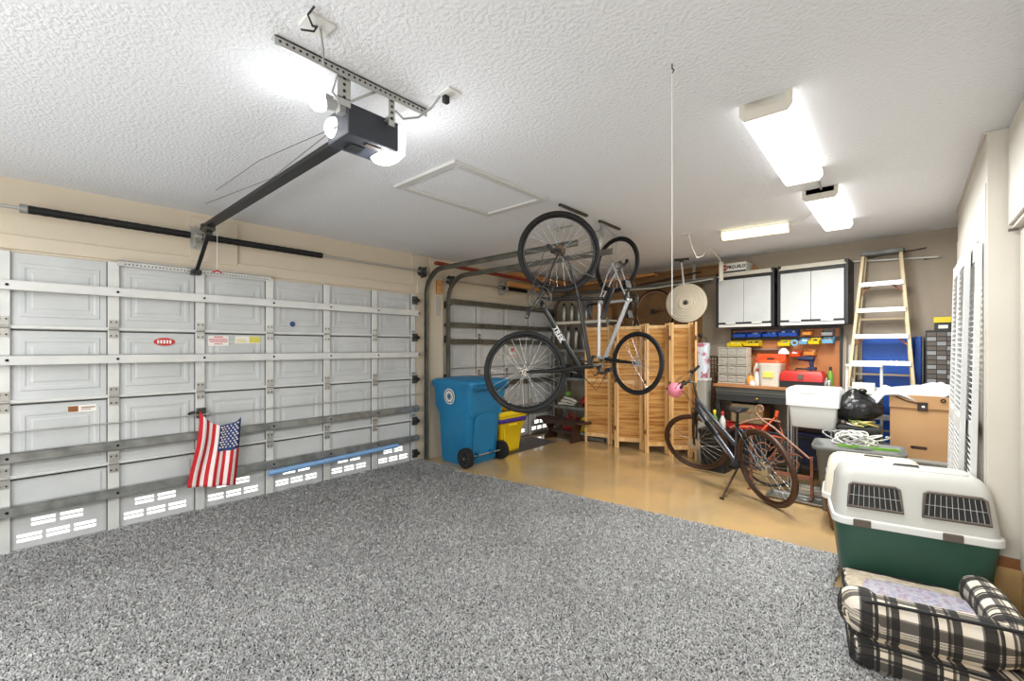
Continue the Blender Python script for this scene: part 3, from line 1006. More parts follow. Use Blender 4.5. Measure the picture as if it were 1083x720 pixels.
    ch.tube([BBp + V((0, -.05, .082)), V((0, -.05, .042))], .0035, 5).tube([BBp + V((0, -.05, -.082)), dr + V((.02, 0, -.02))], .0035, 5).tube([dr + V((-.02, 0, .0)), dp, V((.03, -.05, -.03))], .0035, 5)
    ch.build('chain', 'dark_steel', b)
    rd = MB().bar(V((0, -.06, -.02)), dp + V((0, -.012, 0)), .014, .02).bar(dp + V((0, -.01, 0)), dr + V((0, -.01, 0)), .010, .024, up=(1, 0, 0))
    for c in (dp, dr):
        rd.cyl(c + V((0, .004, 0)), c + V((0, -.006, 0)), .021, seg=14)
    rd.tube([V((0, -.065, -.03)), V((-.06, -.066, -.02)), V((-.05, -.064, .04)), V((.02, -.06, .05))], .0028, 5)
    rd.build('derailleur', 'black_plastic', b)
    for c, xm in ((HB + V((.035, 0, -.03)), sm), (V((.12, 0, Rw - .05)), Matrix.Identity(4))):
        br = MB()
        for s in (-1, 1):
            br.tube([c + V((0, s * .045, -.06)), c + V((.012, s * .05, 0)), c + V((.01, s * .025, .04))], .007, 6)
        br.tube([c + V((.01, -.025, .04)), c + V((.012, 0, .05)), c + V((.01, .025, .04))], .004, 6)
        br.xf(xm).build('brake', 'dark_steel', b)
    if bottom:
        bt = MB(); a = BBp.lerp(HB, .38) + V((0.03, 0, .05)); bt.tube([a, a + (HB - BBp).normalized() * .03, a + (HB - BBp).normalized() * .19], [.03, .036, .036], 12)
        bt.build('bottle', bottom, b)
    if stand:
        k0 = V((.33, .04, -.06)); k1 = stand
        MB().tube([k0, k1], .010, 8).tube([k1 + V((-.02, 0, -.004)), k1 + V((.03, 0, -.004))], .011, 6).build('kickstand', 'brown_rim', b)
    return b


def bike_mtx(p, q, up):
    x = (V(q) - V(p)).normalized(); up = V(up); z = (up - x * up.dot(x)).normalized(); y = z.cross(x)
    m = Matrix((x, y, z)).transposed().to_4x4(); m.translation = V(p)
    return m


RV = V((.746, .666, 0))
bicycle('black bicycle hanging nose down by its rear wheel, white lettering on the down tube', bike_mtx((2.593, 3.07, 2.30), (2.377, 2.878, 1.275), RV), wb=1.056, Rw=.35, tr=.0215, text='TREK', ST=(.33, .29), saddle_h=.2, flip=50, ring=.10, fr=.022)
bicycle('silver bicycle with black wheels hanging nose down behind the black one', bike_mtx((2.448, 4.334, 2.385), (2.74, 4.22, 1.327), (-.95, .22, 0)), wb=1.10, Rw=.305, R2=.325, tr=.018, frame='silver_frame', fork='black_gloss', ST=(.31, .36), saddle_h=.12, fr=.023, flip=120)
u3 = V((-.62, -.78, 0)) * .2 + V((0, 0, 1)); u3.normalize()
rh = V((3.85, 4.74, 0)) + u3 * .372; fh = V((2.96, 5.44, 0)) + u3 * .372
m3 = bike_mtx(rh, fh, u3)
mi = m3.inverted()
kp = mi @ V((3.44, 4.62, .012))
bicycle('dark grey bicycle with brown tyres standing on its kickstand', m3, wb=(fh - rh).length, Rw=.37, tr=.023, frame='graphite_frame', fork='black_gloss', tire='brown_rim', rimm='brown_rim', spk='spoke', low=.45, ST=(.30, .36), bar_h=.20, rise=.06, saddle_h=.14, stripe='silver_frame', fr=.026, disc=True, stand=kp, bar_w=.29, flip=60, steer=R(38), bottom='black_gloss')
pb = thing('pink_ball', 'pink ball hanging in front of the handlebar of the standing bicycle', 'ball', (2.77, 5.14, .995))
MB().sphere((0, 0, 0), .088, 24, 16).build('ball', 'pink_ball', pb)
MB().cyl((-.085, 0, .01), (-.105, 0, .01), .014, seg=10).tube([(0, 0, .085), (.02, .02, .12), (.05, .06, .16)], .003, 5).build('valve', 'black_plastic', pb)


def bike_rack(label, y0, y1, wheel_top, strap):
    t = thing('ceiling_bike_hook', label, 'bike hook', (2.6, y0, ZC), group=None)
    mb = MB().b2((-.012, 0, -.02), (.012, y1 - y0, -.0))
    mb.build('ceiling_bar', 'dark_steel', t)
    wt = V(wheel_top) - V((2.6, y0, ZC))
    hk = MB().tube([(0, .03, -.02), (wt.x, wt.y, wt.z * .5), (wt.x, wt.y, wt.z + .0), (wt.x + .01, wt.y + .0, wt.z - .01), (wt.x + .015, wt.y, wt.z + .015)], .004, 6)
    hk.build('hook', 'zinc', t)
    if strap:
        MB().add([(.0, .02, -.02), (0, .16, -.02), (-.02, .05, -.26), (-.02, .02, -.22)], [(0, 1, 2, 3)]).build('strap', 'galvanised', t, solid=.003)
    return t


bike_rack('ceiling hook bar above the black hanging bicycle', 3.07, 3.5, (2.593, 3.09, 2.64), False)
bike_rack('ceiling hook bar with a wide strap above the silver hanging bicycle', 3.72, 4.12, (2.44, 4.33, 2.68), True)


# ================================================================ left back corner
# blue wheeled bin (back with the wheels faces +x)
bb = thing('wheeled_bin', 'tall blue wheeled bin with round white seal beside the wide garage door', 'bin', (.455, 4.02, 0))
body = MB()
body.loft([(.0, .235, .255, .03, -.02, 0), (.04, .25, .275, .04, -.01, 0), (.62, .285, .30, .05, .0, 0), (.74, .345, .325, .06, .0, 0), (1.02, .37, .335, .06, .01, 0)], n=4, cap1=True)
body.loft([(.985, .39, .345, .06, .01, 0), (1.03, .395, .35, .06, .01, 0)], n=4)
bo = body.build('body', 'blue_bin', bb, bevel=.004, seg=1)
ld = MB().loft([(1.032, .40, .36, .07, .02, 0), (1.06, .40, .36, .07, .02, 0), (1.085, .36, .33, .07, .02, 0), (1.095, .25, .24, .08, .02, 0)], n=5)
ld.loft([(1.09, .22, .2, .06, -.0, 0), (1.105, .2, .18, .06, 0, 0)], n=5)
ld.build('lid', 'blue_bin', bb)
pn = MB()
pn.prism([(.242, -.19, .08), (.242, .19, .08), (.295, .19, .60), (.30, .1, .645), (.305, .0, .66), (.30, -.1, .645), (.295, -.19, .60)], (.014, 0, 0))
pn.build('raised_panel', 'blue_bin', bb, bevel=.006)
MB().b2((.28, -.27, .62), (.33, -.235, .95)).b2((.28, .235, .62), (.33, .27, .95)).build('rib', 'blue_bin', bb, bevel=.006)
MB().tube([(.40, -.27, .96), (.45, -.27, .99), (.45, .27, .99), (.40, .27, .96)], .015, 8).build('handle', 'blue_dark', bb)
MB().tube([(.285, -.36, .125), (.285, .36, .125)], .010, 8).build('axle', 'zinc', bb)
MB().b2((.22, -.15, .10), (.30, -.11, .16)).b2((.22, .11, .10), (.30, .15, .16)).build('axle_block', 'blue_dark', bb, bevel=.004)
for s in (-1, 1):
    wh = MB().cyl((.275, s * .285, .125), (.275, s * .345, .125), .123, seg=28)
    wo = wh.build('wheel', 'black_rubber', bb, bevel=.01)
    hc = MB().cyl((.275, s * .34, .125), (.275, s * .352, .125), .03, seg=14)
    for k in range(7):
        a = k * 2 * PI / 7
        hc.bar((.275, s * .348, .125), (.275 + .085 * math.cos(a), s * .348, .125 + .085 * math.sin(a)), .008, .016, up=(0, 1, 0))
    hc.torus((.275, s * .345, .125), .088, .006, 'y', 24, 6)
    hc.build('wheel_hub', 'bench_dark', wo)
# seal on the side facing the camera
sl = MB()
n_ = V((0, -1, -.035)).normalized(); cz = V((.0, -.345, .87)); ux = V((1, 0, 0)); uy = n_.cross(ux)
def disc(mb, c, r, mi, t, n=28):
    mb.prism([c + ux * r * math.cos(2 * PI * k / n) + uy * -r * math.sin(2 * PI * k / n) for k in range(n)], n_ * t, mi)
disc(sl, cz, .10, 0, .003); disc(sl, cz + n_ * .003, .090, 1, .001); disc(sl, cz + n_ * .004, .066, 0, .001); disc(sl, cz + n_ * .005, .048, 1, .001); disc(sl, cz + n_ * .006, .026, 2, .001)
for k in range(18):
    a = k * 2 * PI / 18; disc(sl, cz + n_ * .004 + ux * .078 * math.cos(a) + uy * .078 * math.sin(a), .007, 2, .0012, 6)
sl.build('seal', ['paper', 'cord_grey', 'blue_dark'], bb, label='round white seal with grey print')

# yellow bin with purple rim band
yb = thing('yellow_tub', 'yellow plastic bin with a purple band, behind the blue wheeled bin', 'bin', (.42, 4.66, .006))
yo = MB().loft([(.0, .17, .20, .03), (.05, .18, .21, .03), (.36, .215, .245, .03), (.37, .235, .265, .03), (.5, .245, .275, .03), (.505, .255, .29, .03), (.52, .255, .29, .03)], n=4, cap1=False).build('body', 'yellow_plastic', yb, solid=.006)
MB().loft([(.44, .254, .287, .035), (.50, .266, .298, .035)], n=4, cap0=False, cap1=False).build('band', 'purple_plastic', yb, solid=.004)
MB().loft([(.51, .24, .275, .03), (.56, .25, .285, .03), (.60, .24, .27, .03)], n=4, cap1=False).build('liner', 'yellow_plastic', yb, solid=.006)
MB().sphere((.0, -.05, .52), (.18, .16, .07), 14, 8).sphere((.06, .1, .53), (.12, .1, .05), 12, 8).build('contents', 'dark_wood', yb)
MB().b2((.225, -.09, .39), (.243, .09, .42)).b2((.228, -.17, .08), (.19, -.15, .36)).build('grip', 'yellow_plastic', yb, bevel=.006)

mt_ = MB().prism([(.12, 4.28, 0.0005), (.68, 4.22, .0005), (.66, 5.70, .0005), (.12, 5.74, .0005)], (0, 0, .007))
tag(mt_.build('rubber_mat', 'rubber_mat', None, bevel=.002), 'thin brown-grey mat on the floor in front of the narrow garage door', 'mat')

# low dark wooden bench
wb_ = thing('wooden_bench', 'low dark wooden bench with carved ends by the narrow garage door', 'bench', (.62, 5.92, .0), R(-4))
MB().prism([(-.50, -.10, .30), (-.42, -.15, .30), (.42, -.15, .30), (.5, -.05, .3), (.5, .1, .3), (.42, .15, .3), (-.42, .15, .3), (-.5, .1, .3)], (0, 0, .028)).build('seat', 'dark_wood', wb_, bevel=.006)
for s in (-1, 1):
    pr_ = [(-.15, 0), (.15, 0), (.15, .05), (.08, .09), (.06, .16), (.11, .24), (.13, .30), (-.13, .30), (-.11, .24), (-.06, .16), (-.08, .09), (-.15, .05)]
    MB().prism([(s * .27, a, b) for a, b in pr_], (.03, 0, 0)).build('leg', 'dark_wood', wb_, bevel=.006)
MB().b2((-.26, -.02, .1), (.28, .02, .16)).prism([(-.35, -.125, .30), (-.3, -.125, .24), (0, -.125, .27), (.3, -.125, .24), (.35, -.125, .30)], (0, .015, 0)).build('apron', 'dark_wood', wb_, bevel=.003)

# steel shelving
sh = thing('shelving_unit', 'grey steel five-shelf unit in the back left corner', 'shelves', (.22, 6.20, 0), R(-1))
for z in (.10, .50, .985, 1.46, 1.93):
    MB().b2((0, 0, z - .03), (1.10, .36, z)).b2((0, -.005, z - .045), (1.10, .012, z)).build('shelf', 'galvanised' if z < 1.9 else 'offwhite_plastic', sh, bevel=.002)
for x, y in ((0, 0), (1.09, 0), (0, .35), (1.09, .35)):
    sx = 1 if x < .5 else -1; sy = 1 if y < .1 else -1
    MB().b2((x - .002 * sx, y - .008 * sy, 0), (x + .04 * sx, y - .005 * sy, 1.97)).b2((x - .002 * sx, y - .008 * sy, 0), (x + .002 * sx, y + .035 * sy, 1.97)).build('post', 'galvanised', sh)


def on_shelf(name, label, cat, x, y, z, fn, group=None):
    t = thing(name, label, cat, (.22 + x, 6.20 + y, z), 0, group)
    fn(t)
    return t


def canister(hh, r, m1, m2):
    def fn(t):
        MB().lathe([(r * .9, .0), (r, .01), (r, hh * .85), (r * .85, hh * .93), (r * .4, hh * .96)], seg=18).build('body', m1, t)
        MB().lathe([(r * .45, hh * .95), (r * .45, hh * 1.06), (r * .2, hh * 1.08)], seg=14).build('cap', m2, t)
    return fn


can0 = on_shelf('storage_canister', 'tall metal canister on the top shelf, leftmost', 'canister', .12, .16, 1.93, canister(.30, .05, 'tin', 'black_plastic'), 'canisters on the steel shelves')
for lab, x, z in (('tall metal canister on the top shelf, second from the left', .27, 1.93), ('tall metal canister on the top shelf, third from the left', .42, 1.93), ('tall metal canister on the top shelf, fourth from the left', .57, 1.93),
                  ('metal canister on the second shelf from the top, leftmost', .2, 1.46), ('metal canister on the second shelf from the top, middle', .36, 1.46), ('metal canister on the second shelf from the top, right', .52, 1.46)):
    c = copy_tree(can0); c.location = (.22 + x, 6.36 + .01 * z, z); c['label'] = lab
    if z < 1.8:
        c.scale = (1.05, 1.05, 1.15)


def box_fn(sx, sy, sz, m1, m2):
    def fn(t):
        MB().b2((-sx / 2, -sy / 2, 0), (sx / 2, sy / 2, sz)).build('body', m1, t, bevel=.006)
        MB().b2((-sx / 2 - .005, -sy / 2 - .005, sz * .86), (sx / 2 + .005, sy / 2 + .005, sz + .005)).build('lid', m2, t, bevel=.004)
    return fn


on_shelf('storage_box', 'brown box at the right end of the top shelf', 'box', .83, .17, 1.93, box_fn(.3, .26, .26, 'brown_board', 'base_wood'))
on_shelf('storage_box', 'black box at the right of the second shelf from the top', 'box', .85, .17, 1.46, box_fn(.34, .28, .3, 'black_plastic', 'bench_dark'))
on_shelf('storage_box', 'dark box at the left of the middle shelf', 'box', .2, .17, .985, box_fn(.26, .26, .2, 'bench_dark', 'black_plastic'))
on_shelf('storage_box', 'black case in the centre of the middle shelf', 'box', .52, .17, .985, box_fn(.3, .26, .28, 'black_plastic', 'bench_dark2'))
on_shelf('storage_box', 'brown carton at the right of the middle shelf', 'box', .87, .17, .985, box_fn(.28, .26, .22, 'cardboard', 'base_wood'))


def pad_roll(t):
    mb = MB()
    for k in range(5):
        mb.tube([(-.15 + .03 * k, -.13 + .02 * (k % 2), .03 + .028 * k), (.02 + .03 * k, -.14, .04 + .02 * k), (.17 + .01 * k, -.12, .035 + .012 * k)], .022, 8, mi=k % 2)
    mb.build('bundle', ['offwhite_plastic', 'galvanised'], t)
    MB().sphere((.0, -.05, .2), (.06, .07, .05), 14, 10).build('pad', 'green_plastic', t)


on_shelf('hose_bundle', 'pale bundle of rolled mats on the second lowest shelf', 'bundle', .25, .16, .5, pad_roll)


def toolthing(t):
    MB().sphere((0, 0, .08), (.08, .07, .08), 14, 10).tube([(-.05, -.03, .1), (.02, -.05, .19), (.09, -.03, .14)], .014, 8).build('body', 'red_plastic', t)
    MB().cyl((.02, -.06, .05), (.11, -.08, .06), .03, seg=12).build('nozzle', 'black_plastic', t)


on_shelf('power_tool', 'small red power tool on the second lowest shelf', 'tool', .57, .12, .5, toolthing)
on_shelf('storage_box', 'black box at the right of the second lowest shelf', 'box', .87, .19, .5, box_fn(.28, .26, .26, 'black_plastic', 'black_plastic'))


def gascan(m1):
    def fn(t):
        MB().loft([(0, .13, .09, .03), (.02, .14, .1, .04), (.15, .14, .1, .04), (.2, .1, .07, .04)], n=4).build('body', m1, t)
        MB().tube([(-.07, 0, .19), (-.06, 0, .25), (.05, 0, .25), (.06, 0, .19)], .014, 8).build('handle', m1, t)
        MB().tube([(.06, -.03, .19), (.12, -.05, .30), (.15, -.06, .42)], [.02, .012, .009], 8).build('spout', 'latch_brown' if m1 == 'red_plastic' else 'black_plastic', t)
    return fn


on_shelf('fuel_can', 'red fuel can with a long spout on the bottom shelf', 'fuel can', .30, .14, .10, gascan('red_plastic'))
yc = on_shelf('tool_case', 'bright yellow rounded case on the bottom shelf', 'case', .68, .12, .10, lambda t: (
    MB().loft([(0, .16, .1, .04), (.02, .17, .11, .05), (.1, .17, .11, .05), (.105, .16, .1, .05), (.13, .17, .11, .05), (.2, .15, .1, .05), (.25, .1, .07, .04)], n=4).build('body', 'yellow_plastic', t),
    MB().b2((-.05, -.118, .09), (.05, -.11, .13)).tube([(-.06, -.02, .245), (-.05, -.02, .28), (.05, -.02, .28), (.06, -.02, .245)], .01, 6).build('handle', 'black_plastic', t)))
on_shelf('storage_box', 'grey box behind the yellow case on the bottom shelf', 'box', .93, .2, .10, box_fn(.2, .24, .3, 'grey_bin_dark', 'black_plastic'))
tag(MB().b2((.85, 6.13, .012), (1.25, 6.17, .055)).b2((.8, 6.02, .0), (.83, 6.19, .03)).build('metal_bracket', 'galvanised', None, bevel=.004), 'grey metal bar on the floor below the yellow case', 'bar')

# ---------------------------------------------------------------- louvred folding screen
fs = thing('folding_screen', 'louvred pine folding screen standing in a zigzag before the back wall', 'folding screen', (.98, 6.0, 0))
pts = [(.985, 6.0), (1.39, 6.10), (1.56, 5.955), (1.90, 6.12), (2.04, 5.93), (2.28, 6.12), (2.385, 5.95), (2.60, 6.13), (2.735, 5.94)]
Hs = 1.83


def screen_panel(p, q, H0=0.):
    p, q = V((*p, 0)) - V((.98, 6, 0)), V((*q, 0)) - V((.98, 6, 0))
    d = (q - p).normalized(); n = V((-d.y, d.x, 0)); L = (q - p).length
    g = .008
    P = lambda s, z, o=0: p + d * s + V((0, 0, z)) + n * o
    rot = Matrix((d, n, V((0, 0, 1)))).transposed()
    fr_ = MB()
    for s in (g + .018, L - g - .018):
        fr_.box(P(s, Hs / 2 + .0), (.034, .026, Hs), rot)
    for z, hh in ((.13, .06), (.98, .05), (Hs - .05, .05)):
        fr_.box(P(L / 2, z), (L - 2 * g - .06, .022, hh), rot)
    po = fr_.build('screen_panel', 'pine_frame', fs, bevel=.002, seg=1)
    lv = MB()
    tilt = rot @ Matrix.Rotation(R(28), 3, 'X')
    for (a, b) in ((.165, .95), (1.01, Hs - .08)):
        k = int((b - a) / .030)
        for i in range(k):
            lv.box(P(L / 2, a + (i + .5) * (b - a) / k), (L - 2 * g - .064, .006, .034), tilt)
    lv.build('slats', 'pine', po)
    return po


for i, (p, q) in enumerate(zip(pts, pts[1:])):
    po = screen_panel(p, q)
    if i % 2:
        hg = MB()
        x, y = q[0] - .98, q[1] - 6
        for z in (.3, 1.0, 1.62):
            hg.b2((x - .014, y - .02, z - .03), (x + .004, y - .012, z + .03))
        for k, z in enumerate((.3, 1.0, 1.62)):
            MB().b2((x - .016, y - .022, z - .03), (x + .010, y - .014, z + .03)).build('hinge', 'pine_hinge', po)

# ---------------------------------------------------------------- wheels hung on brown board
struct(MB().prism([(.9, BW(.9) - .02, 1.3), (2.60, BW(2.6) - .02, 1.3), (2.60, BW(2.6) - .002, 1.3), (.9, BW(.9) - .002, 1.3)], (0, 0, 1.15)).build('trim_7', 'brown_board'), 'brown hardboard panel on the back wall')


def wall_wheel(label, x, z, rr, y):
    t = thing('spare_wheel', label, 'wheel', (x, y, z), PHI, 'spare wheels on the back wall')
    MB().torus((0, 0, 0), rr - .012, .012, 'y', 48, 8).build('tire', 'black_rubber', t)
    MB().torus((0, 0, 0), rr - .03, .008, 'y', 48, 6).build('rim', 'rust_pale', t)
    MB().cyl((0, -.05, 0), (0, .05, 0), .022, seg=12).cyl((0, -.05, 0), (0, -.035, 0), .04, seg=16).build('hub', 'dark_steel', t)
    sp = MB()
    for k in range(20):
        a = 2 * PI * k / 20
        sp.cyl((.018 * math.cos(a + 1), .02 if k % 2 else -.02, .018 * math.sin(a + 1)), ((rr - .035) * math.cos(a), 0, (rr - .035) * math.sin(a)), .0012, seg=4, caps=False)
    sp.build('spokes', 'spoke_dark', t)
    return t


wall_wheel('bicycle wheel hanging on the back wall beside the round dish', 1.95, 2.03, .335, 6.42)
ww = wall_wheel('bicycle wheel hanging on the back wall nearer the silver bicycle', 1.54, 2.03, .315, 6.40)
ww.rotation_euler = (0, 0, R(-42))
tag(MB().b2((1.50, 6.60, 1.83), (1.61, 6.64, 1.85)).b2((1.50, 6.60, 1.83), (1.52, 6.62, 1.92)).build('shelf_bracket', 'white_plastic', None, bevel=.004), 'small white bracket on the brown board behind the wheels', 'bracket')
ds = thing('round_dish', 'cream ringed dish hanging from a ceiling bracket by a white rod', 'dish', (2.54, 6.10, 2.10), R(8))
rx = Matrix.Rotation(R(90), 3, 'X')
pf = [(.03, .03), (.06, .035)]
for k in range(6):
    r0 = .07 + k * .03
    pf += [(r0, .026 - k * .008), (r0 + .012, .044 - k * .008), (r0 + .024, .024 - k * .008)]
pf += [(.25, -.02), (.262, -.012), (.268, -.025)]
MB().lathe(pf, (0, 0, 0), rx, 40).build('bowl', 'dish_cream', ds, solid=.004)
MB().cyl((0, -.03, 0), (0, -.045, 0), .028, seg=16).build('centre_cap', 'bench_dark', ds)
MB().lathe([(.10, -.09), (.235, -.07), (.24, -.05)], (-.04, .0, 0.01), rx, 32).build('rear_rim', 'dish_cream', ds, solid=.004)
MB().cyl((-.03, .02, .22), (-.06, 0, .575), .013, seg=10).build('rod', 'white_plastic', ds)
MB().b2((-.15, -.03, .585), (.04, .03, .61)).cyl((-.06, 0, .56), (-.06, 0, .59), .024, seg=10).build('ceiling_bracket', 'dark_steel', ds, bevel=.003)


# ================================================================ back wall: cabinets, pegboard, workbench
def wall_thing(name, label, cat, x, off, z, group=None):
    return thing(name, label, cat, (x, BW(x, off), z), PHI, group)


def hanging_cabinet(label, x):
    c = wall_thing('wall_cabinet', label, 'cabinet', x, .31, 1.755, 'hanging cabinets over the workbench')
    W, H, Dp = .70, .72, .305
    bd = MB().b2((0, .0, 0), (.035, Dp, H)).b2((W - .035, 0, 0), (W, Dp, H)).b2((.03, .02, 0), (W - .03, Dp, .02)).b2((.03, .02, H - .06), (W - .03, Dp, H - .045)).b2((.03, Dp - .01, 0), (W - .03, Dp, H))
    bd.b2((.035, -.001, H - .095), (W - .035, .02, H - .06))
    for k in range(3):
        bd.b2((W - .001, .06, .14 + k * .2), (W + .006, .1, .18 + k * .2))
    bd.build('body', 'black_plastic', c, bevel=.004)
    MB().prism([(.02, -.012, H - .055), (.02, .03, H), (.02, Dp, H), (.02, Dp, H - .055)], (W - .04, 0, 0)).build('top_cap', 'offwhite_plastic', c, bevel=.003)
    MB().b2((.035, -.006, .0), (W - .035, .02, .038)).build('bottom_rail', 'white_plastic', c, bevel=.003)
    mid = W / 2
    for a, b in ((.038, mid - .002), (mid + .002, W - .038)):
        d = MB().b2((a, -.012, .062), (b, .008, H - .098)).build('door', 'door_steel', c, bevel=.004)
        MB().b2((a, -.010, .040), (b, .005, .060)).build('lower_edge', 'black_plastic', d)
        m = (a + b) / 2
        MB().b2((m - .06, -.022, .040), (m + .06, -.004, .062)).build('handle', 'white_plastic', d, bevel=.003)
    return c


c1 = hanging_cabinet('left hanging cabinet with light grey doors and black frame, carton on top', 2.885)
c2 = hanging_cabinet('right hanging cabinet with light grey doors, beside the step ladder', 3.615)
pf_ = wall_thing('product_carton', 'white carton with red block lying on the left hanging cabinet', 'carton', 2.91, .27, 2.4765)
MB().b2((0, 0, 0), (.34, .22, .125)).build('body', 'paper', pf_, bevel=.003)
MB().b2((-.001, -.0015, .0), (.341, .0, .02)).build('lower_stripe', 'black_plastic', pf_)
MB().b2((.015, -.002, .03), (.1, .0, .058)).b2((.015, -.002, .064), (.1, .0, .075)).b2((.015, -.002, .08), (.1, .0, .108)).build('logo', 'sticker_red', pf_)
lettering('PRO-FLO', .058, 'black_plastic', pf_, frame_mtx((.22, -.002, .068), (1, 0, 0), (.1, 0, 1)), bold=.002)
wb2 = wall_thing('wood_offcut', 'small brown wood offcut lying on the left hanging cabinet beside the carton', 'wood piece', 3.30, .2, 2.4765)
MB().prism([(0, 0, 0), (.1, 0, 0), (.02, 0, .09)], (0, .02, 0)).build('plank', 'base_wood', wb2)

# workbench with pegboard back
wbn = wall_thing('workbench', 'dark workbench with wooden top, drawer and orange pegboard back', 'workbench', 2.97, .60, 0)
MB().b2((-.02, -.02, 1.0), (1.24, .56, 1.032)).build('bench_top', 'bench_wood', wbn, bevel=.004)
MB().b2((0, .0, .93), (1.22, .54, 1.0)).build('apron', 'bench_dark2', wbn, bevel=.003)
dw = MB().b2((.02, -.025, .83), (1.20, .50, .925)).build('drawer', 'bench_dark', wbn, bevel=.006)
MB().b2((.02, -.032, .912), (1.20, -.02, .928)).build('drawer_lip', 'bench_dark2', dw)
MB().sphere((.5, -.04, .88), (.022, .018, .016), 14, 8).build('knob', 'brass', dw)
for x, y in ((.03, .03), (1.19, .03), (.03, .51), (1.19, .51)):
    MB().b2((x - .025, y - .025, 0), (x + .025, y + .025, .93)).build('leg', 'bench_dark', wbn, bevel=.003)
MB().b2((.03, .05, .16), (1.19, .5, .18)).build('lower_shelf', 'bench_dark', wbn, bevel=.003)
pg = MB().b2((.02, .535, 1.03), (1.20, .545, 1.72))
po = pg.build('pegboard', 'pegboard_orange', wbn)
ph = MB()
for i in range(44):
    for j in range(26):
        x, z = .04 + i * .0265, 1.045 + j * .0262
        ph.add([(x - .003, .5345, z - .003), (x + .003, .5345, z - .003), (x + .003, .5345, z + .003), (x - .003, .5345, z + .003)], [(0, 1, 2, 3)])
ph.build('peg_holes', 'peg_hole', po)
fr2 = MB().b2((-.005, .51, 1.03), (.02, .55, 1.74)).b2((1.20, .51, 1.03), (1.225, .55, 1.74)).b2((0, .51, 1.715), (1.22, .55, 1.74)).b2((.02, .50, 1.585), (1.2, .54, 1.62))
fr2.build('frame', 'bench_dark', wbn, bevel=.003)
MB().b2((.26, .44, 1.46), (.64, .53, 1.475)).build('small_shelf', 'tin', wbn)

# plastic trays on the pegboard (local to the bench frame)
def wpos(lx, ly, z):
    return Matrix.Rotation(PHI, 4, 'Z') @ V((lx, ly, 0)) + V((2.97, BW(2.97, .6), z))


def tray(label, lx, z, w_, m_, h=.07, ly=.47, dpt=.12, content=None):
    t = thing('parts_bin', label, 'parts bin', wpos(lx, ly, z), PHI, 'parts bins on the pegboard')
    mb = MB().prism([(-w_ / 2, -dpt / 2, 0), (-w_ / 2, -dpt / 2 - .012, h * .55), (-w_ / 2, dpt / 2, h * 1.1), (-w_ / 2, dpt / 2, 0)], (.004, 0, 0))
    mb.prism([(w_ / 2 - .004, -dpt / 2, 0), (w_ / 2 - .004, -dpt / 2 - .012, h * .55), (w_ / 2 - .004, dpt / 2, h * 1.1), (w_ / 2 - .004, dpt / 2, 0)], (.004, 0, 0))
    mb.b2((-w_ / 2, -dpt / 2, 0), (w_ / 2, dpt / 2, .004)).b2((-w_ / 2, dpt / 2 - .004, 0), (w_ / 2, dpt / 2, h * 1.1)).prism([(-w_ / 2, -dpt / 2, 0), (-w_ / 2, -dpt / 2 - .012, h * .55), (-w_ / 2, -dpt / 2 - .008, h * .55), (-w_ / 2, -dpt / 2 + .004, 0)], (w_, 0, 0))
    mb.build('tray', m_, t, bevel=.0015, seg=1)
    if content:
        rr = random.Random(int(lx * 1000)); cm = MB()
        for k in range(max(3, int(w_ / .035))):
            x = -w_ / 2 + .02 + rr.random() * (w_ - .04)
            cm.sphere((x, rr.uniform(-.03, .03), h * .45), (.02, .018, h * .3 + .012 * rr.random()), 8, 6)
        cm.build('contents', content, t)
    return t


tray('long blue parts tray high on the pegboard, left end', .14, 1.625, .16, 'blue_plastic', content='bench_dark')
tray('blue parts tray high on the pegboard with white scraps', .32, 1.625, .16, 'blue_plastic', content='white_plastic')
tray('blue parts tray high on the pegboard, right of the white scraps', .50, 1.625, .16, 'blue_plastic', content='sky_plastic')
tray('large blue parts tray high on the pegboard beneath the cabinet gap', .70, 1.63, .20, 'blue_plastic', h=.08, content='paper')
tray('amber parts tray high on the pegboard', .90, 1.64, .09, 'amber_plastic', content='base_wood')
tray('grey parts tray high on the pegboard, right end', 1.10, 1.63, .11, 'cord_grey', content='tin')
tray('yellow parts tray on the second row, leftmost', .09, 1.50, .19, 'yellow_plastic', ly=.44, content='paper_yellow')
tray('yellow parts tray on the second row, second from the left', .295, 1.51, .19, 'yellow_plastic', ly=.44, content='bench_dark')
tray('yellow parts tray on the second row, in the middle', .665, 1.51, .13, 'yellow_plastic', ly=.44, content='tin')
tray('small sky blue parts tray on the second row, left one', .87, 1.53, .085, 'sky_plastic', ly=.44, content='paper')
tray('yellow parts tray on the second row between two sky blue trays', .975, 1.53, .11, 'yellow_plastic', ly=.44, content='bench_dark')
tray('sky blue parts tray on the second row, right end', 1.11, 1.54, .11, 'sky_plastic', ly=.44, content='cord_grey')
tray('orange parts tray on the lowest pegboard row, left one', .775, 1.38, .11, 'orange_plastic', content='paper')
tray('orange parts tray on the lowest pegboard row, right one', .925, 1.40, .11, 'amber_plastic', content='bench_wood')
rt = thing('tape_roll', 'pale blue tape roll hanging beside the middle yellow tray', 'tape roll', wpos(.775, .40, 1.545), PHI)
MB().torus((0, 0, 0), .03, .012, 'y', 24, 8).build('roll', 'sky_plastic', rt)

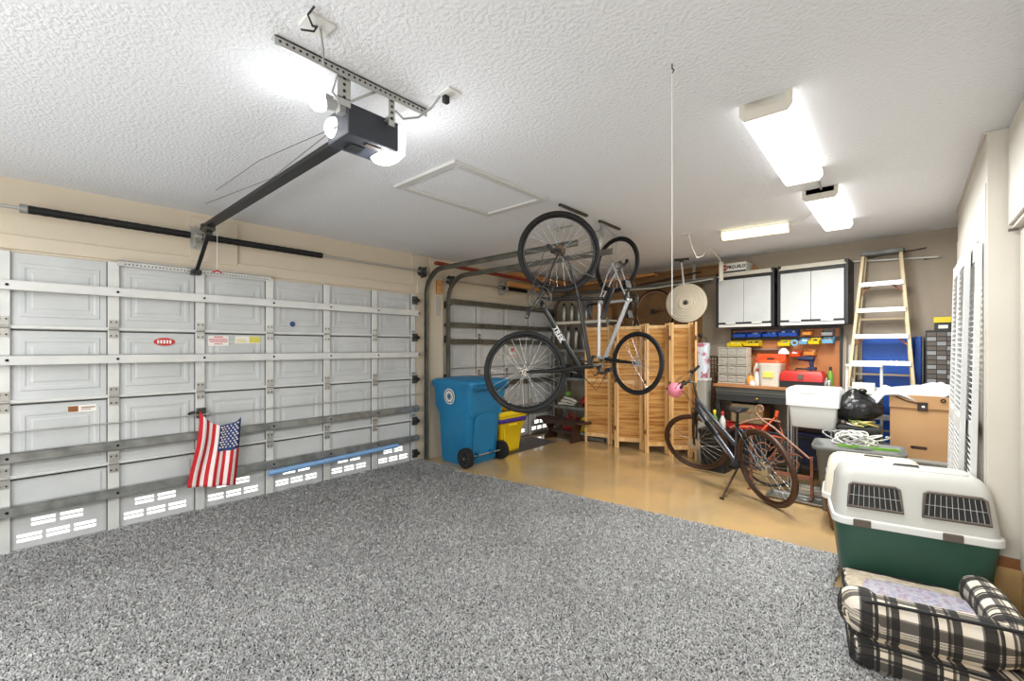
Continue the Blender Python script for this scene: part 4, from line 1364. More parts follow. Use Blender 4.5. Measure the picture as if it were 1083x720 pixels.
# drawers organiser
og = thing('drawer_organizer', 'beige small-parts organizer with four rows of clear drawers on the workbench', 'organizer', wpos(-.01, .10, 1.033), PHI)
MB().b2((0, .01, 0), (.005, .17, .455)).b2((.34, .01, 0), (.345, .17, .455)).b2((0, .16, 0), (.345, .17, .455)).b2((0, .0, .45), (.345, .17, .457)).b2((0, 0, 0), (.345, .17, .008)).build('case', 'dish_cream', og, bevel=.002)
for j in range(4):
    MB().b2((.0, -.006, .008 + j * .112), (.345, .16, .016 + j * .112)).build('shelf', 'dish_cream', og)
    for i in range(3):
        x = .008 + i * .111
        d = MB().b2((x, -.002, .022 + j * .112), (x + .106, .15, .108 + j * .112)).build('drawer', 'long_bin', og, bevel=.004)
        MB().b2((x + .03, -.012, .088 + j * .112), (x + .076, .0, .094 + j * .112)).build('pull', 'dish_cream', d)

# things on the bench
def bpos(name, label, cat, lx, ly, z=1.0325, group=None):
    return thing(name, label, cat, wpos(lx, ly, z), PHI, group)


bk = bpos('plastic_bucket', 'white translucent bucket with orange lid and handle on the workbench', 'bucket', .60, .16)
MB().loft([(0, .098, .098, .03), (.02, .105, .105, .04), (.25, .122, .122, .05), (.26, .128, .128, .05), (.275, .128, .128, .05)], n=5).build('body', 'clear_bucket', bk)
MB().loft([(.275, .13, .13, .05), (.30, .13, .13, .05), (.31, .11, .11, .04)], n=5).tube([(-.13, 0, .27), (-.11, -.02, .34), (0, -.03, .36), (.11, -.02, .34), (.13, 0, .27)], .006, 6).build('lid', 'orange_plastic', bk)
MB().b2((-.06, -.125, .10), (.05, -.112, .17)).build('contents', 'paper_yellow', bk, bevel=.004)
ob = bpos('orange_case', 'orange case behind the bucket lid', 'case', .55, .36, 1.0325)
MB().b2((-.16, -.07, 0), (.16, .07, .38)).build('body', 'orange_plastic', ob, bevel=.01)
MB().b2((-.04, -.08, .3), (.04, -.07, .33)).build('latch', 'black_plastic', ob)
hm = bpos('dust_mask', 'white dust mask lying on the orange case', 'mask', .68, .33, 1.4125)
MB().loft([(0, .06, .05, .04), (.03, .055, .045, .04), (.07, .02, .02, .015)], n=5).build('cup', 'paper', hm)
tb = bpos('red_toolbox', 'red toolbox with black base at the right of the workbench', 'toolbox', .93, .14)
MB().b2((-.21, -.10, 0), (.21, .10, .075)).build('base', 'black_plastic', tb, bevel=.006)
MB().loft([(.075, .215, .105, .015), (.15, .215, .105, .02), (.19, .19, .08, .02)], n=3).build('lid', 'red_plastic', tb)
MB().b2((-.025, -.116, .10), (.025, -.10, .155)).build('latch', 'latch_brown', tb, bevel=.003)
MB().tube([(-.08, 0, .18), (-.07, 0, .215), (.07, 0, .215), (.08, 0, .18)], .009, 8).build('handle', 'black_plastic', tb)
dl = bpos('cordless_drill', 'dark blue cordless drill on top of the red toolbox', 'drill', .97, .16, 1.232)
MB().tube([(-.09, 0, .13), (-.02, 0, .13), (.06, 0, .13)], [.02, .03, .032], 12).tube([(.03, 0, .12), (.04, 0, .03)], [.022, .02], 10).b2((-.0, -.04, 0), (.08, .04, .035)).build('body', 'navy', dl, bevel=.003)
MB().cyl((-.09, 0, .13), (-.13, 0, .13), .014, .008, seg=12).build('chuck', 'dark_steel', dl)


def bottle_on(label, lx, ly, h, r, m1, m2, z=1.0325):
    b = bpos('spray_bottle' if h > .15 else 'small_jar', label, 'bottle' if h > .15 else 'jar', lx, ly, z)
    MB().lathe([(r * .95, 0), (r, .01), (r, h * .6), (r * .5, h * .78), (r * .4, h * .85)], seg=16).build('body', m1, b)
    MB().lathe([(r * .45, h * .84), (r * .5, h), (r * .3, h * 1.02)], seg=12).build('cap', m2, b)


bottle_on('tan jar between the organizer and the white bottles', .385, .10, .14, .045, 'amber_plastic', 'base_wood')
bottle_on('white bottle with dark red label side next to the bucket', .455, .11, .20, .032, 'white_plastic', 'red_plastic')
bottle_on('low white jar in front of the tan jar', .43, .02, .06, .035, 'white_plastic', 'white_plastic')
bottle_on('green bottle at the right end of the workbench', 1.165, .25, .24, .03, 'green_plastic', 'black_plastic')
bottle_on('clear grey jar beside the toolbox', 1.16, .10, .12, .03, 'cord_grey', 'tin')
bottle_on('second grey jar at the right edge of the workbench', 1.20, .02, .10, .024, 'tin', 'white_plastic')
bottle_on('cream bottle standing behind the tan jar', .40, .27, .32, .04, 'dish_cream', 'red_plastic')

# under the bench
def crate_box(name, label, cat, lx, ly, z, sx, sy, sz, m1, m2=None, fn=None):
    t = bpos(name, label, cat, lx, ly, z)
    MB().b2((-sx / 2, -sy / 2, 0), (sx / 2, sy / 2, sz)).build('body', m1, t, bevel=.008)
    if m2:
        MB().b2((-sx / 2 - .004, -sy / 2 - .004, sz * .8), (sx / 2 + .004, sy / 2 + .004, sz * .88)).build('lid', m2, t, bevel=.003)
    if fn:
        fn(t)
    return t


crate_box('storage_box', 'dark storage box on the lower shelf of the workbench, left side', 'box', .34, .18, .181, .5, .3, .30, 'black_plastic', 'bench_dark')
crate_box('tool_case', 'flat red tool case on the dark storage box under the workbench', 'case', .35, .16, .4815, .46, .26, .09, 'red_plastic', 'black_plastic')


def case_parts(t):
    MB().b2((-.18, -.13, .14), (.18, -.126, .146)).build('seam', 'brass', t)
    for x in (-.12, .12):
        MB().b2((x - .02, -.137, .12), (x + .02, -.128, .165)).build('clasp', 'brass', t, bevel=.002)
    MB().tube([(-.05, -.13, .15), (-.045, -.155, .13), (.045, -.155, .13), (.05, -.13, .15)], .006, 6).build('handle', 'base_wood', t)
    MB().b2((.172, -.133, 0), (.183, .127, .23)).b2((-.183, -.133, 0), (-.172, .127, .23)).build('edge_band', 'base_wood', t)


crate_box('vintage_suitcase', 'worn khaki suitcase stacked under the workbench drawer', 'suitcase', .37, .14, .5725, .36, .25, .225, 'suitcase', None, case_parts)
crate_box('storage_box', 'dark blue box on the lower shelf of the workbench, right side', 'box', .96, .2, .181, .36, .3, .34, 'navy', 'black_plastic')
crate_box('storage_box', 'brown carton behind the iron scrollwork under the workbench', 'box', .96, .25, .5215, .32, .2, .22, 'dark_wood', 'base_wood')

# cleaning bottles on the floor at the bench's left foot
for i, (x, y, m1, m2, lab) in enumerate(((3.03, 5.72, 'green_plastic', 'yellow_plastic', 'green bottle with yellow cap on the box left of the suitcase'), (3.14, 5.66, 'white_plastic', 'red_plastic', 'white bottle with red cap on the box left of the suitcase'))):
    b = thing('cleaner_bottle', lab, 'bottle', (x, y, .5015))
    MB().lathe([(.032, 0), (.035, .01), (.035, .12), (.015, .16), (.012, .18)], seg=14).build('body', m1, b)
    MB().lathe([(.016, .175), (.018, .22), (.008, .225)], seg=12).build('cap', m2, b)
fb = thing('storage_box', 'dark storage box on the floor by the left foot of the workbench', 'box', (3.06, 5.70, 0), PHI)
MB().loft([(0, .14, .12, .02), (.44, .16, .14, .02), (.45, .17, .15, .02), (.5, .17, .15, .02)], n=3).build('body', 'black_plastic', fb)
MB().tube([(-.10, -.152, .44), (-.09, -.17, .40), (.09, -.17, .40), (.10, -.152, .44)], .006, 6).build('handle', 'bench_dark', fb)

# wicker rack and printed bag left of the bench
wk = thing('wicker_rack', 'brown lattice rack standing between the printed bag and the workbench', 'rack', (2.83, 6.18, 0), PHI)
mb = MB()
for k in range(6):
    mb.cyl((-.09 + k * .036, 0, 0), (-.09 + k * .036, 0, 1.36), .007, seg=6)
for k in range(24):
    mb.cyl((-.10, -.006, .05 + k * .055), (.10, -.006, .05 + k * .055), .006, seg=6)
mb.build('lattice', 'wicker', wk)
MB().b2((-.11, -.015, 0), (-.095, .015, 1.38)).b2((.095, -.015, 0), (.11, .015, 1.38)).b2((-.11, -.015, 1.36), (.11, .015, 1.38)).build('frame', 'dark_wood', wk)
MB().b2((-.11, .015, 0), (-.09, .12, .02)).b2((.09, .015, 0), (.11, .12, .02)).build('foot', 'dark_wood', wk)
pt = thing('plastic_tub', 'pale translucent tub behind the right end of the folding screen', 'tub', (2.785, 6.05, .0), PHI)
MB().loft([(0, .07, .08, .02), (1.0, .075, .09, .03), (1.06, .08, .09, .03)], n=4).build('body', 'long_bin', pt)
MB().loft([(1.06, .085, .095, .03), (1.09, .085, .095, .03)], n=4).build('lid', 'white_plastic', pt)
bg = thing('printed_bag', 'tall bag printed in red, white and blue on the pale tub', 'bag', (2.785, 6.05, 1.0915), PHI)
MB().loft([(0, .065, .07, .03), (.1, .075, .08, .05), (.25, .07, .07, .05), (.40, .078, .06, .03), (.46, .08, .03, .02)], n=5).build('body', 'bag_print', bg)
MB().tube([(-.06, 0, .45), (-.03, 0, .53), (.03, 0, .53), (.06, 0, .45)], .006, 6).sphere((-.03, -.01, .56), .03, 12, 8).build('handle', 'black_plastic', bg)

# utility sink on metal legs
sk = thing('utility_table', 'white plastic utility tub with deep lid on thin metal legs', 'utility tub', (4.09, 5.48, 0), R(-2))
MB().loft([(.68, .175, .15, .03), (.70, .19, .165, .03), (.90, .205, .18, .03)], n=4).build('tub', 'white_plastic', sk)
MB().loft([(.90, .225, .20, .02), (1.06, .225, .20, .02), (1.085, .20, .18, .03)], n=4).b2((-.1, -.203, 1.03), (.1, -.199, 1.045)).build('lid', 'white_plastic', sk)
for x in (-.185, .185):
    for y in (-.13, .13):
        MB().tube([(x, y, .9), (x, y, .03)], .011, 8).tube([(x - .03, y, .88), (x - .03, y, .05)], .008, 8).build('leg', 'zinc', sk)
MB().b2((-.20, -.15, .0), (.20, -.12, .03)).b2((-.20, .12, .0), (.20, .15, .03)).b2((-.2, -.15, .0), (-.17, .15, .03)).b2((.17, -.15, .0), (.2, .15, .03)).build('base_frame', 'zinc', sk, bevel=.003)

# rusty scrollwork
def spiral(c, r0, turns, a0, sgn=1, n=28):
    return [(c[0] + r0 * (1 - .8 * k / n) * math.cos(a0 + sgn * turns * 2 * PI * k / n), c[1], c[2] + r0 * (1 - .8 * k / n) * math.sin(a0 + sgn * turns * 2 * PI * k / n)) for k in range(n + 1)]


ir = thing('iron_scrollwork', 'rusty wrought-iron scrollwork frame leaning before the white utility tub', 'ironwork', (3.56, 5.22, 0), R(-3))
ir.scale = (.84, 1, 1)
mb = MB().tube([(.05, 0, .80), (.12, 0, .73), (.25, 0, .665), (.45, 0, .52), (.62, 0, .40)], .011, 8)
mb.tube(spiral((.10, 0, .84), .055, 1.1, R(190), -1), .008, 6)
mb.build('top_rail', 'rust_pale', ir)
for i, (cx, cz, r_, a0, sg) in enumerate(((.12, .40, .105, 30, 1), (.30, .38, .105, 160, -1), (.47, .33, .10, 40, 1), (.22, .25, .06, 0, 1), (.42, .47, .06, 200, 1))):
    MB().tube(spiral((cx, 0, cz), r_, 1.25, R(a0), sg), .007, 6).build('scroll', 'rust', ir)
MB().b2((-.02, -.018, .19), (.66, .018, .225)).build('bottom_rail', 'rust', ir, bevel=.003)
MB().b2((-.02, -.015, 0), (.01, .015, .55)).b2((-.02, -.1, 0), (.01, .1, .015)).build('post', 'rust', ir)
MB().b2((.63, -.015, 0), (.66, .015, .42)).b2((.63, -.1, 0), (.66, .1, .015)).build('post', 'rust', ir)
fr3 = thing('small_bike_frame', 'small orange-red triangular frame behind the scrollwork', 'frame', (3.60, 5.38, .0), R(-3))
MB().tube([(.0, 0, .56), (.16, 0, .76), (.24, 0, .54), (.0, 0, .56)], .014, 8).tube([(.16, 0, .76), (.17, 0, .82)], .018, 8).tube([(.0, 0, .56), (-.08, 0, .62), (-.25, 0, .60)], .012, 8).build('frame', 'orange_plastic', fr3)
MB().torus((.10, 0, .30), .28, .014, 'y', 40, 8).build('tire', 'black_rubber', fr3)
MB().tube([(.24, 0, .54), (.10, 0, .30)], .012, 8).cyl((.10, -.03, .30), (.10, .03, .30), .02, seg=10).build('fork', 'rust', fr3)
fe = MB(); fe.tube([(-.30 + .5 * k / 12, 0, .50 + .22 * math.sin(PI * (.12 + .5 * k / 12))) for k in range(13)], .012, 8)
fe.build('fender', 'rust_pale', fr3)
mt2 = thing('metal_tray', 'flat grey metal tray on the floor under the white utility tub', 'tray', (4.06, 5.10, 0), R(-2))
MB().loft([(0.0, .30, .11, .02), (.03, .32, .13, .02)], n=3, cap1=False).build('pan', 'tin', mt2, solid=.003)
MB().torus((0, 0, .03), .05, .004, 'z', 20, 6).build('ring', 'zinc', mt2)

# ---------------------------------------------------------------- planks, ladder, blue panel
lp = thing('leaning_plank', 'tall tan plank leaning at the right end of the workbench', 'plank', (4.245, BW(4.245, .09), 0), PHI)
MB().bar((0, -.04, 0), (0, .06, 1.62), .055, .02, up=(0, 1, 0)).build('plank', 'greige_wall', lp)
lp = thing('leaning_plank', 'narrow grey metal channel leaning beside the tan plank', 'plank', (4.315, BW(4.3, .2), 0), PHI)
MB().bar((0, 0, 0), (-.01, .12, 1.52), .035, .018, up=(0, 1, 0)).build('channel', 'galvanised', lp)
lp = thing('tripod_pole', 'black folded pole stand between the metal channel and the ladder', 'pole', (4.37, BW(4.37, .25), 0), PHI)
MB().cyl((0, 0, 0), (-.02, .1, 1.28), .012, seg=8).build('pole', 'cable_black', lp)
for k in range(3):
    MB().cyl((-.0, .0, .5), (-.03 + .03 * k, -.05, .01), .008, seg=8).build('leg', 'cable_black', lp)
MB().cyl((-.08, .08, 1.08), (.06, .09, 1.14), .008, seg=8).build('clamp', 'dark_steel', lp)

la = thing('step_ladder', 'tall wooden step ladder with aluminium steps standing before the blue panel', 'ladder', (4.575, 5.95, 0), R(-4))
HL = 2.49; NS = 8
def rail_at(s, z, front=True):
    t = z / HL
    return V((s * (.35 - .193 * t), (.0 + .26 * t) if front else (.20 + .12 * t), z))
for s in (-1, 1):
    MB().bar(rail_at(s, 0), rail_at(s, HL), .065, .028, up=(1, 0, 0)).build('front_rail', 'ladder_rail', la, bevel=.003)
    MB().bar(rail_at(s * .92, 0, False), rail_at(s * .92, HL, False), .04, .024, up=(1, 0, 0)).build('rear_rail', 'ladder_rail', la, bevel=.003)
for k in range(NS):
    z = .21 + k * .282
    a, b = rail_at(-1, z), rail_at(1, z)
    MB().b2((a.x, a.y - .05, z - .012), (b.x, a.y + .05, z + .012)).b2((a.x, a.y - .052, z - .035), (b.x, a.y - .048, z + .012)).build('step', 'aluminium', la, bevel=.002)
    if k % 2 == 1:
        for s in (-1, 1):
            p = rail_at(s, z - .03); q = p + V((-s * .10, .03, -.0)); q2 = rail_at(s, z - .14)
            MB().bar(V((p.x - s * .09, p.y + .01, z - .03)), V((q2.x, q2.y + .01, z - .12)), .018, .004, up=(0, 1, 0)).build('step_brace', 'rust', la)
for z in (.6, 1.2, 1.8):
    MB().bar(rail_at(-.92, z, False), rail_at(.92, z, False), .03, .02).build('rear_rung', 'ladder_rail', la)
MB().b2((-.178, .21, HL), (.178, .36, HL + .047)).build('top_cap', 'dark_steel', la, bevel=.004)
for s in (-1, 1):
    MB().bar(rail_at(s, 1.25), rail_at(s * .92, 1.15, False), .02, .004, up=(1, 0, 0)).build('spreader', 'rust', la)

st = thing('folding_step_stool', 'small white folding step stool in front of the tall ladder', 'step stool', (4.47, 5.585, 0), R(-3))
for s in (-1, 1):
    MB().tube([(s * .145, -.02, 0), (s * .135, .07, 1.30)], .012, 8).build('leg', 'white_paint', st)
for z, y in ((1.30, .08), (1.0, .05), (.72, .02), (.42, 0)):
    MB().b2((-.145, y - .05, z), (.145, y + .03, z + .022)).build('step', 'white_paint', st, bevel=.003)
MB().b2((-.09, .02, 1.03), (.09, .06, 1.14)).build('tray', 'offwhite_plastic', st, bevel=.006)

bp = thing('blue_panel', 'large bright blue folded panel behind the step ladder', 'panel', (4.42, BW(4.42, .11), 0), PHI)
MB().b2((0, 0, .02), (.43, .05, 1.60)).build('board', 'blue_panel', bp, bevel=.008)
MB().b2((.435, -.01, .02), (.49, .06, 1.605)).build('board', 'blue_panel', bp, bevel=.008)
MB().b2((.493, -.01, .02), (.505, .06, 1.60)).b2((0, -.004, 0), (.5, .06, .02)).build('edge_trim', 'dark_steel', bp)
lettering('11', .09, 'paper', bp, frame_mtx((.27, -.001, 1.32), (1, 0, 0), (0, 0, 1)))
bo_ = thing('black_parts_cabinet', 'black cabinet of many small clear drawers by the right closet', 'parts cabinet', (4.935, BW(4.935, .20), 0.0), PHI)
MB().b2((0, 0, 0), (.24, .18, 1.12)).build('stand', 'bench_dark', bo_, bevel=.004)
MB().b2((0, -.005, 1.12), (.24, .17, 1.665)).build('case', 'black_plastic', bo_, bevel=.003)
for j in range(11):
    for i in range(3):
        MB().b2((.012 + i * .073, -.012, 1.135 + j * .047), (.078 + i * .073, .0, 1.172 + j * .047)).build('drawer', 'latch_brown' if (i + j) % 3 else 'cord_grey', bo_)
yt = thing('small_carton', 'small black carton with a yellow band on the black parts cabinet', 'carton', (5.00, BW(5.0, .17), 1.6665), PHI)
MB().b2((0, 0, 0), (.12, .1, .075)).build('body', 'black_plastic', yt)
MB().b2((.03, -.003, .015), (.10, .0, .05)).build('label_patch', 'paper', yt)
MB().b2((-.004, -.004, .075), (.125, .104, .13)).build('lid', 'yellow_plastic', yt, bevel=.002)
rd = thing('wall_rod', 'thin white rod on wall hooks above the step ladder', 'rod', (4.33, BW(4.33, .06), 2.44), PHI)
MB().cyl((0, 0, .03), (.71, 0, -.02), .009, seg=8).build('rod', 'white_plastic', rd)
MB().b2((.1, 0, .0), (.12, .058, .02)).b2((.6, 0, -.03), (.62, .058, -.01)).build('hook', 'dark_steel', rd)
rd = thing('wall_rod', 'thin brown rod above the white rod', 'rod', (4.45, BW(4.45, .05), 2.51), PHI)
MB().cyl((0, 0, -.02), (.50, 0, .02), .006, seg=8).build('rod', 'dark_wood', rd)
MB().b2((.06, 0, -.02), (.07, .048, .0)).b2((.44, 0, .01), (.45, .048, .02)).build('hook', 'dark_steel', rd)

# ================================================================ tubs, bag, box
gb = thing('storage_tub', 'grey tub overflowing with white cables in front of the utility tub', 'tub', (4.46, 5.08, 0), R(3))
MB().loft([(0, .24, .15, .04), (.02, .25, .16, .04), (.56, .30, .19, .05), (.565, .325, .215, .05), (.60, .33, .22, .05)], n=4, cap1=False).build('body', 'grey_bin', gb, solid=.006)
MB().b2((-.34, -.06, .55), (-.32, .06, .58)).build('handle', 'grey_bin', gb, bevel=.004)
MB().b2((-.28, -.17, .50), (.28, .17, .53)).build('contents', 'grey_bin_dark', gb)


def cables(label, c, rx_, ry_, rz_, n, mats_, seed, r=.007):
    rr = random.Random(seed)
    t = thing('cable_tangle', label, 'cables', c)
    for k in range(n):
        cx, cy = rr.uniform(-.3, .3) * rx_, rr.uniform(-.3, .3) * ry_
        a0 = rr.uniform(0, 6.28); q = []
        for i in range(26):
            a = a0 + i * .36
            q.append((cx + rx_ * .62 * math.cos(a) * (.7 + .3 * math.sin(i * .5 + k)), cy + ry_ * .62 * math.sin(a), max(.006, rz_ * (.5 + .45 * math.sin(i * .47 + k * 1.7)))))
        MB().tube(q, r, 6).build('cable', mats_[k % len(mats_)], t)
    return t


cables('loops of white and grey cable heaped on the grey tub', (4.44, 5.08, .606), .28, .19, .11, 7, ['cable_white', 'cable_white', 'cord_grey'], 5)
dk = thing('storage_tub', 'dark grey tub behind the cable-filled tub', 'tub', (4.45, 5.42, 0), R(0))
MB().loft([(0, .14, .08, .03), (.02, .145, .09, .03), (.70, .155, .10, .03), (.71, .165, .11, .03), (.735, .165, .11, .03)], n=4).build('body', 'grey_bin_dark', dk)
MB().b2((-.05, -.12, .64), (.05, -.098, .67)).build('handle', 'grey_bin', dk, bevel=.003)
cables('yellow and green cables lying on the dark grey tub', (4.47, 5.40, .742), .18, .12, .05, 6, ['cable_yellow', 'cable_green', 'cable_white'], 11, .006)
lv = thing('spirit_level', 'lime green level lying across the grey tub toward the cardboard box', 'level', (4.33, 4.92, .602), R(9))
MB().b2((0, -.012, 0), (.42, .012, .025)).build('body', 'green_plastic', lv, bevel=.002)
MB().b2((.15, -.0135, .004), (.24, -.012, .02)).build('label_patch', 'cord_grey', lv)

# black rubbish bag
tbg = thing('rubbish_bag', 'shiny black rubbish bag slumped between the ladder and the cardboard box', 'bag', (4.42, 5.44, .775))
tbg.scale = (1.08, 1, .88)
mb = MB()


def bagf(u, v):
    a = u * 2 * PI; ph = v * PI
    p = V((math.cos(a) * math.sin(ph), math.sin(a) * math.sin(ph), -math.cos(ph)))
    nn = 1 + .14 * noise.noise(p * 2.2) + .07 * noise.noise(p * 6)
    z = p.z * .15 * nn
    if v > .8:
        z += (v - .8) * .35
    return V((p.x * .19 * nn, p.y * .12 * nn, z + .14))


mb.grid(bagf, 36, 24)
mb.build('body', 'bag_black', tbg)
MB().sphere((0.05, 0, .335), (.035, .03, .03), 10, 8).build('knot', 'bag_black', tbg)

lbn = thing('long_storage_bin', 'long pale grey storage bin under the cardboard box', 'storage bin', (4.875, 5.67, 0))
MB().loft([(0, .2, .2, .03), (.42, .225, .225, .03), (.425, .235, .235, .03), (.455, .235, .235, .03)], n=4).build('body', 'long_bin', lbn)
MB().loft([(.455, .24, .24, .03), (.475, .235, .235, .03)], n=4).build('lid', 'long_bin', lbn)
cb = thing('cardboard_box', 'large brown cardboard moving box on the long grey bin', 'box', (4.875, 5.675, .4765))
MB().b2((-.2, -.19, 0), (.2, .19, .455)).build('body', 'cardboard', cb, bevel=.003)
hh = MB().prism([(-.045 + .012 * math.cos(a) * (1), -.1915, .10 + .014 * math.sin(a)) for a in [R(90 + 22.5 * k) for k in range(9)]] + [(.045 + .012 * math.cos(a), -.1915, .10 + .014 * math.sin(a)) for a in [R(-90 + 22.5 * k) for k in range(9)]], (0, .002, 0))
hh.build('hand_hole', 'dark_wood', cb)
MB().b2((-.2, -.192, .435), (.2, -.19, .455)).build('top_edge', 'cardboard_in', cb)
cb2 = thing('cardboard_box', 'shallow open cardboard box with dark tape, topmost of the two cartons', 'box', (4.875, 5.675, .9335))
MB().b2((-.205, -.20, 0), (.205, .2, .12)).build('body', 'cardboard', cb2, bevel=.003)
MB().b2((-.01, -.203, -.02), (.06, -.2, .06)).b2((.02, -.2045, .012), (.04, -.2025, .03), 1).build('tape', ['tape', 'paper'], cb2)
MB().tube([(-.16, -.204, .10), (-.08, -.206, .065), (.0, -.206, .05), (.06, -.206, .055)], .006, 6).torus((.16, -.206, .085), .014, .005, 'y', 14, 6).build('strap', 'tape', cb2)
MB().prism([(-.205, -.2, .118), (-.205, .2, .118), (-.30, .17, .075), (-.30, -.17, .075)], (0, 0, .004)).build('flap', 'cardboard_in', cb2)


def clothf(u, v):
    x = -.42 + .74 * u; y = -.2 + .30 * v
    z = .16 + .035 * math.sin(u * 9 + v * 3) + .025 * noise.noise(V((u * 5, v * 4, 1))) + .02 * math.sin(v * 6)
    if x < -.23:
        z -= (-.23 - x) * 1.0; x = -.23 - (-.23 - x) * .7
    if v < .22:
        z -= (.22 - v) * .32 * (1 + .5 * math.sin(u * 11)); y = y + .0 * (.22 - v)
    y -= .03 * math.sin(u * 7)
    return V((x, y, z))


cl = thing('white_cloth', 'crumpled white cloth draped over the top cardboard box', 'cloth', (4.865, 5.66, .9335 + .01))
MB().grid(clothf, 50, 26).build('cloth', 'cloth_white', cl, solid=.012)
MB().grid(lambda u, v: V((.12 + .20 * u, -.12 + .10 * v + .02 * math.sin(u * 9), .17 + .03 * math.sin(u * 8) + .03 * math.sin(v * PI))), 16, 10).build('sleeve', 'cloth_white', cl, solid=.01)

# ================================================================ closets on the right
tc = thing('tall_closet', 'tall cream painted closet reaching the ceiling on the right', 'closet', (5.135, 3.66, 0))
MB().b2((0, 0, .33), (XR - 5.135 - .002, 1.98, ZC - .002)).build('body', 'cabinet_paint', tc, bevel=.002)
MB().b2((-.006, .03, .40), (.0, .98, ZC - .28)).b2((-.006, 1.0, .40), (.0, 1.95, ZC - .28)).build('door', 'cabinet_paint', tc, bevel=.002)
for z in (2.02, 2.09):
    MB().b2((-.012, .22 + (z - 2.02) * 1.6, z), (-.004, .25 + (z - 2.02) * 1.6, z + .06)).build('hinge', 'latch_brown', tc)
MB().b2((-.014, -.004, ZC - .012), (.02, 1.98, ZC - .003)).build('crown_strip', 'cabinet_paint', tc)
MB().b2((-.004, -.006, .272), (XR - 5.14, 1.98, .33)).build('base_strip', 'base_wood', tc, bevel=.003)
struct(MB().b2((5.14, 3.66, 0), (XR, 5.64, .272)).b2((5.265, .4, 0), (XR, 3.66, .272)).build('trim_8', 'epoxy_floor'), 'tan concrete curb under the closets')
uc = thing('upper_cabinet', 'cream upper cabinet at the top right edge', 'cabinet', (5.228, .5, 2.14))
MB().b2((0, 0, 0), (XR - 5.228 - .002, 3.145, ZC - 2.14 - .002)).build('body', 'cabinet_paint', uc, bevel=.002)
for k in range(5):
    MB().b2((-.016, .02 + k * .626, .02), (.0, .63 + k * .626, ZC - 2.14 - .02)).build('door', 'cabinet_paint', uc, bevel=.003)
MB().b2((-.016, 3.12, -.012), (.02, 3.14, .0)).build('catch', 'latch_brown', uc)
lc = thing('lower_closet', 'cream closet doors below the upper cabinet at the right edge', 'closet', (5.27, .5, .2725))
MB().b2((0, 0, 0), (XR - 5.27 - .002, 3.145, 2.14 - .2745)).build('body', 'cabinet_paint', lc)
for k in range(5):
    MB().b2((-.014, .02 + k * .626, .02), (.0, .63 + k * .626, 2.14 - .29)).build('door', 'cabinet_paint', lc, bevel=.003)


def bifold(label, y0, xb, xt, Ht, W=.49):
    t = thing('louvred_door', label, 'door panel', (0, 0, 0), 0, 'louvred closet doors')
    lean = math.atan((xt - xb) / Ht)
    rot = Matrix.Rotation(lean, 3, 'Y')
    for k in range(2):
        a = y0 + k * (W + .004)
        P = lambda y, z: V((xb, y, 0)) + rot @ V((0, 0, z))
        fr_ = MB()
        for y in (a + .026, a + W - .026):
            fr_.box(P(y, Ht / 2 + .012), (.026, .052, Ht), rot)
        for z, h_ in ((.09, .15), (Ht * .47, .09), (Ht - .05, .09)):
            fr_.box(P(a + W / 2, z + .012), (.024, W - .1, h_), rot)
        fo = fr_.build('door_leaf', 'white_paint', t, bevel=.002, seg=1)
        lv_ = MB()
        for z0, z1 in ((.17, Ht * .47 - .05), (Ht * .47 + .05, Ht - .1)):
            n_ = int((z1 - z0) / .034)
            for i in range(n_):
                lv_.box(P(a + W / 2, z0 + (i + .5) * (z1 - z0) / n_ + .012), (.030, W - .1, .006), rot @ Matrix.Rotation(R(40), 3, 'Y'))
        lv_.build('louvres', 'white_paint', fo)
    return t


bifold('white louvred closet door leaning outermost against the tall closet', 3.95, 5.035, 5.082, 2.10)
bifold('white louvred closet door leaning innermost, between the other one and the closet', 3.74, 5.075, 5.113, 2.09, .50)


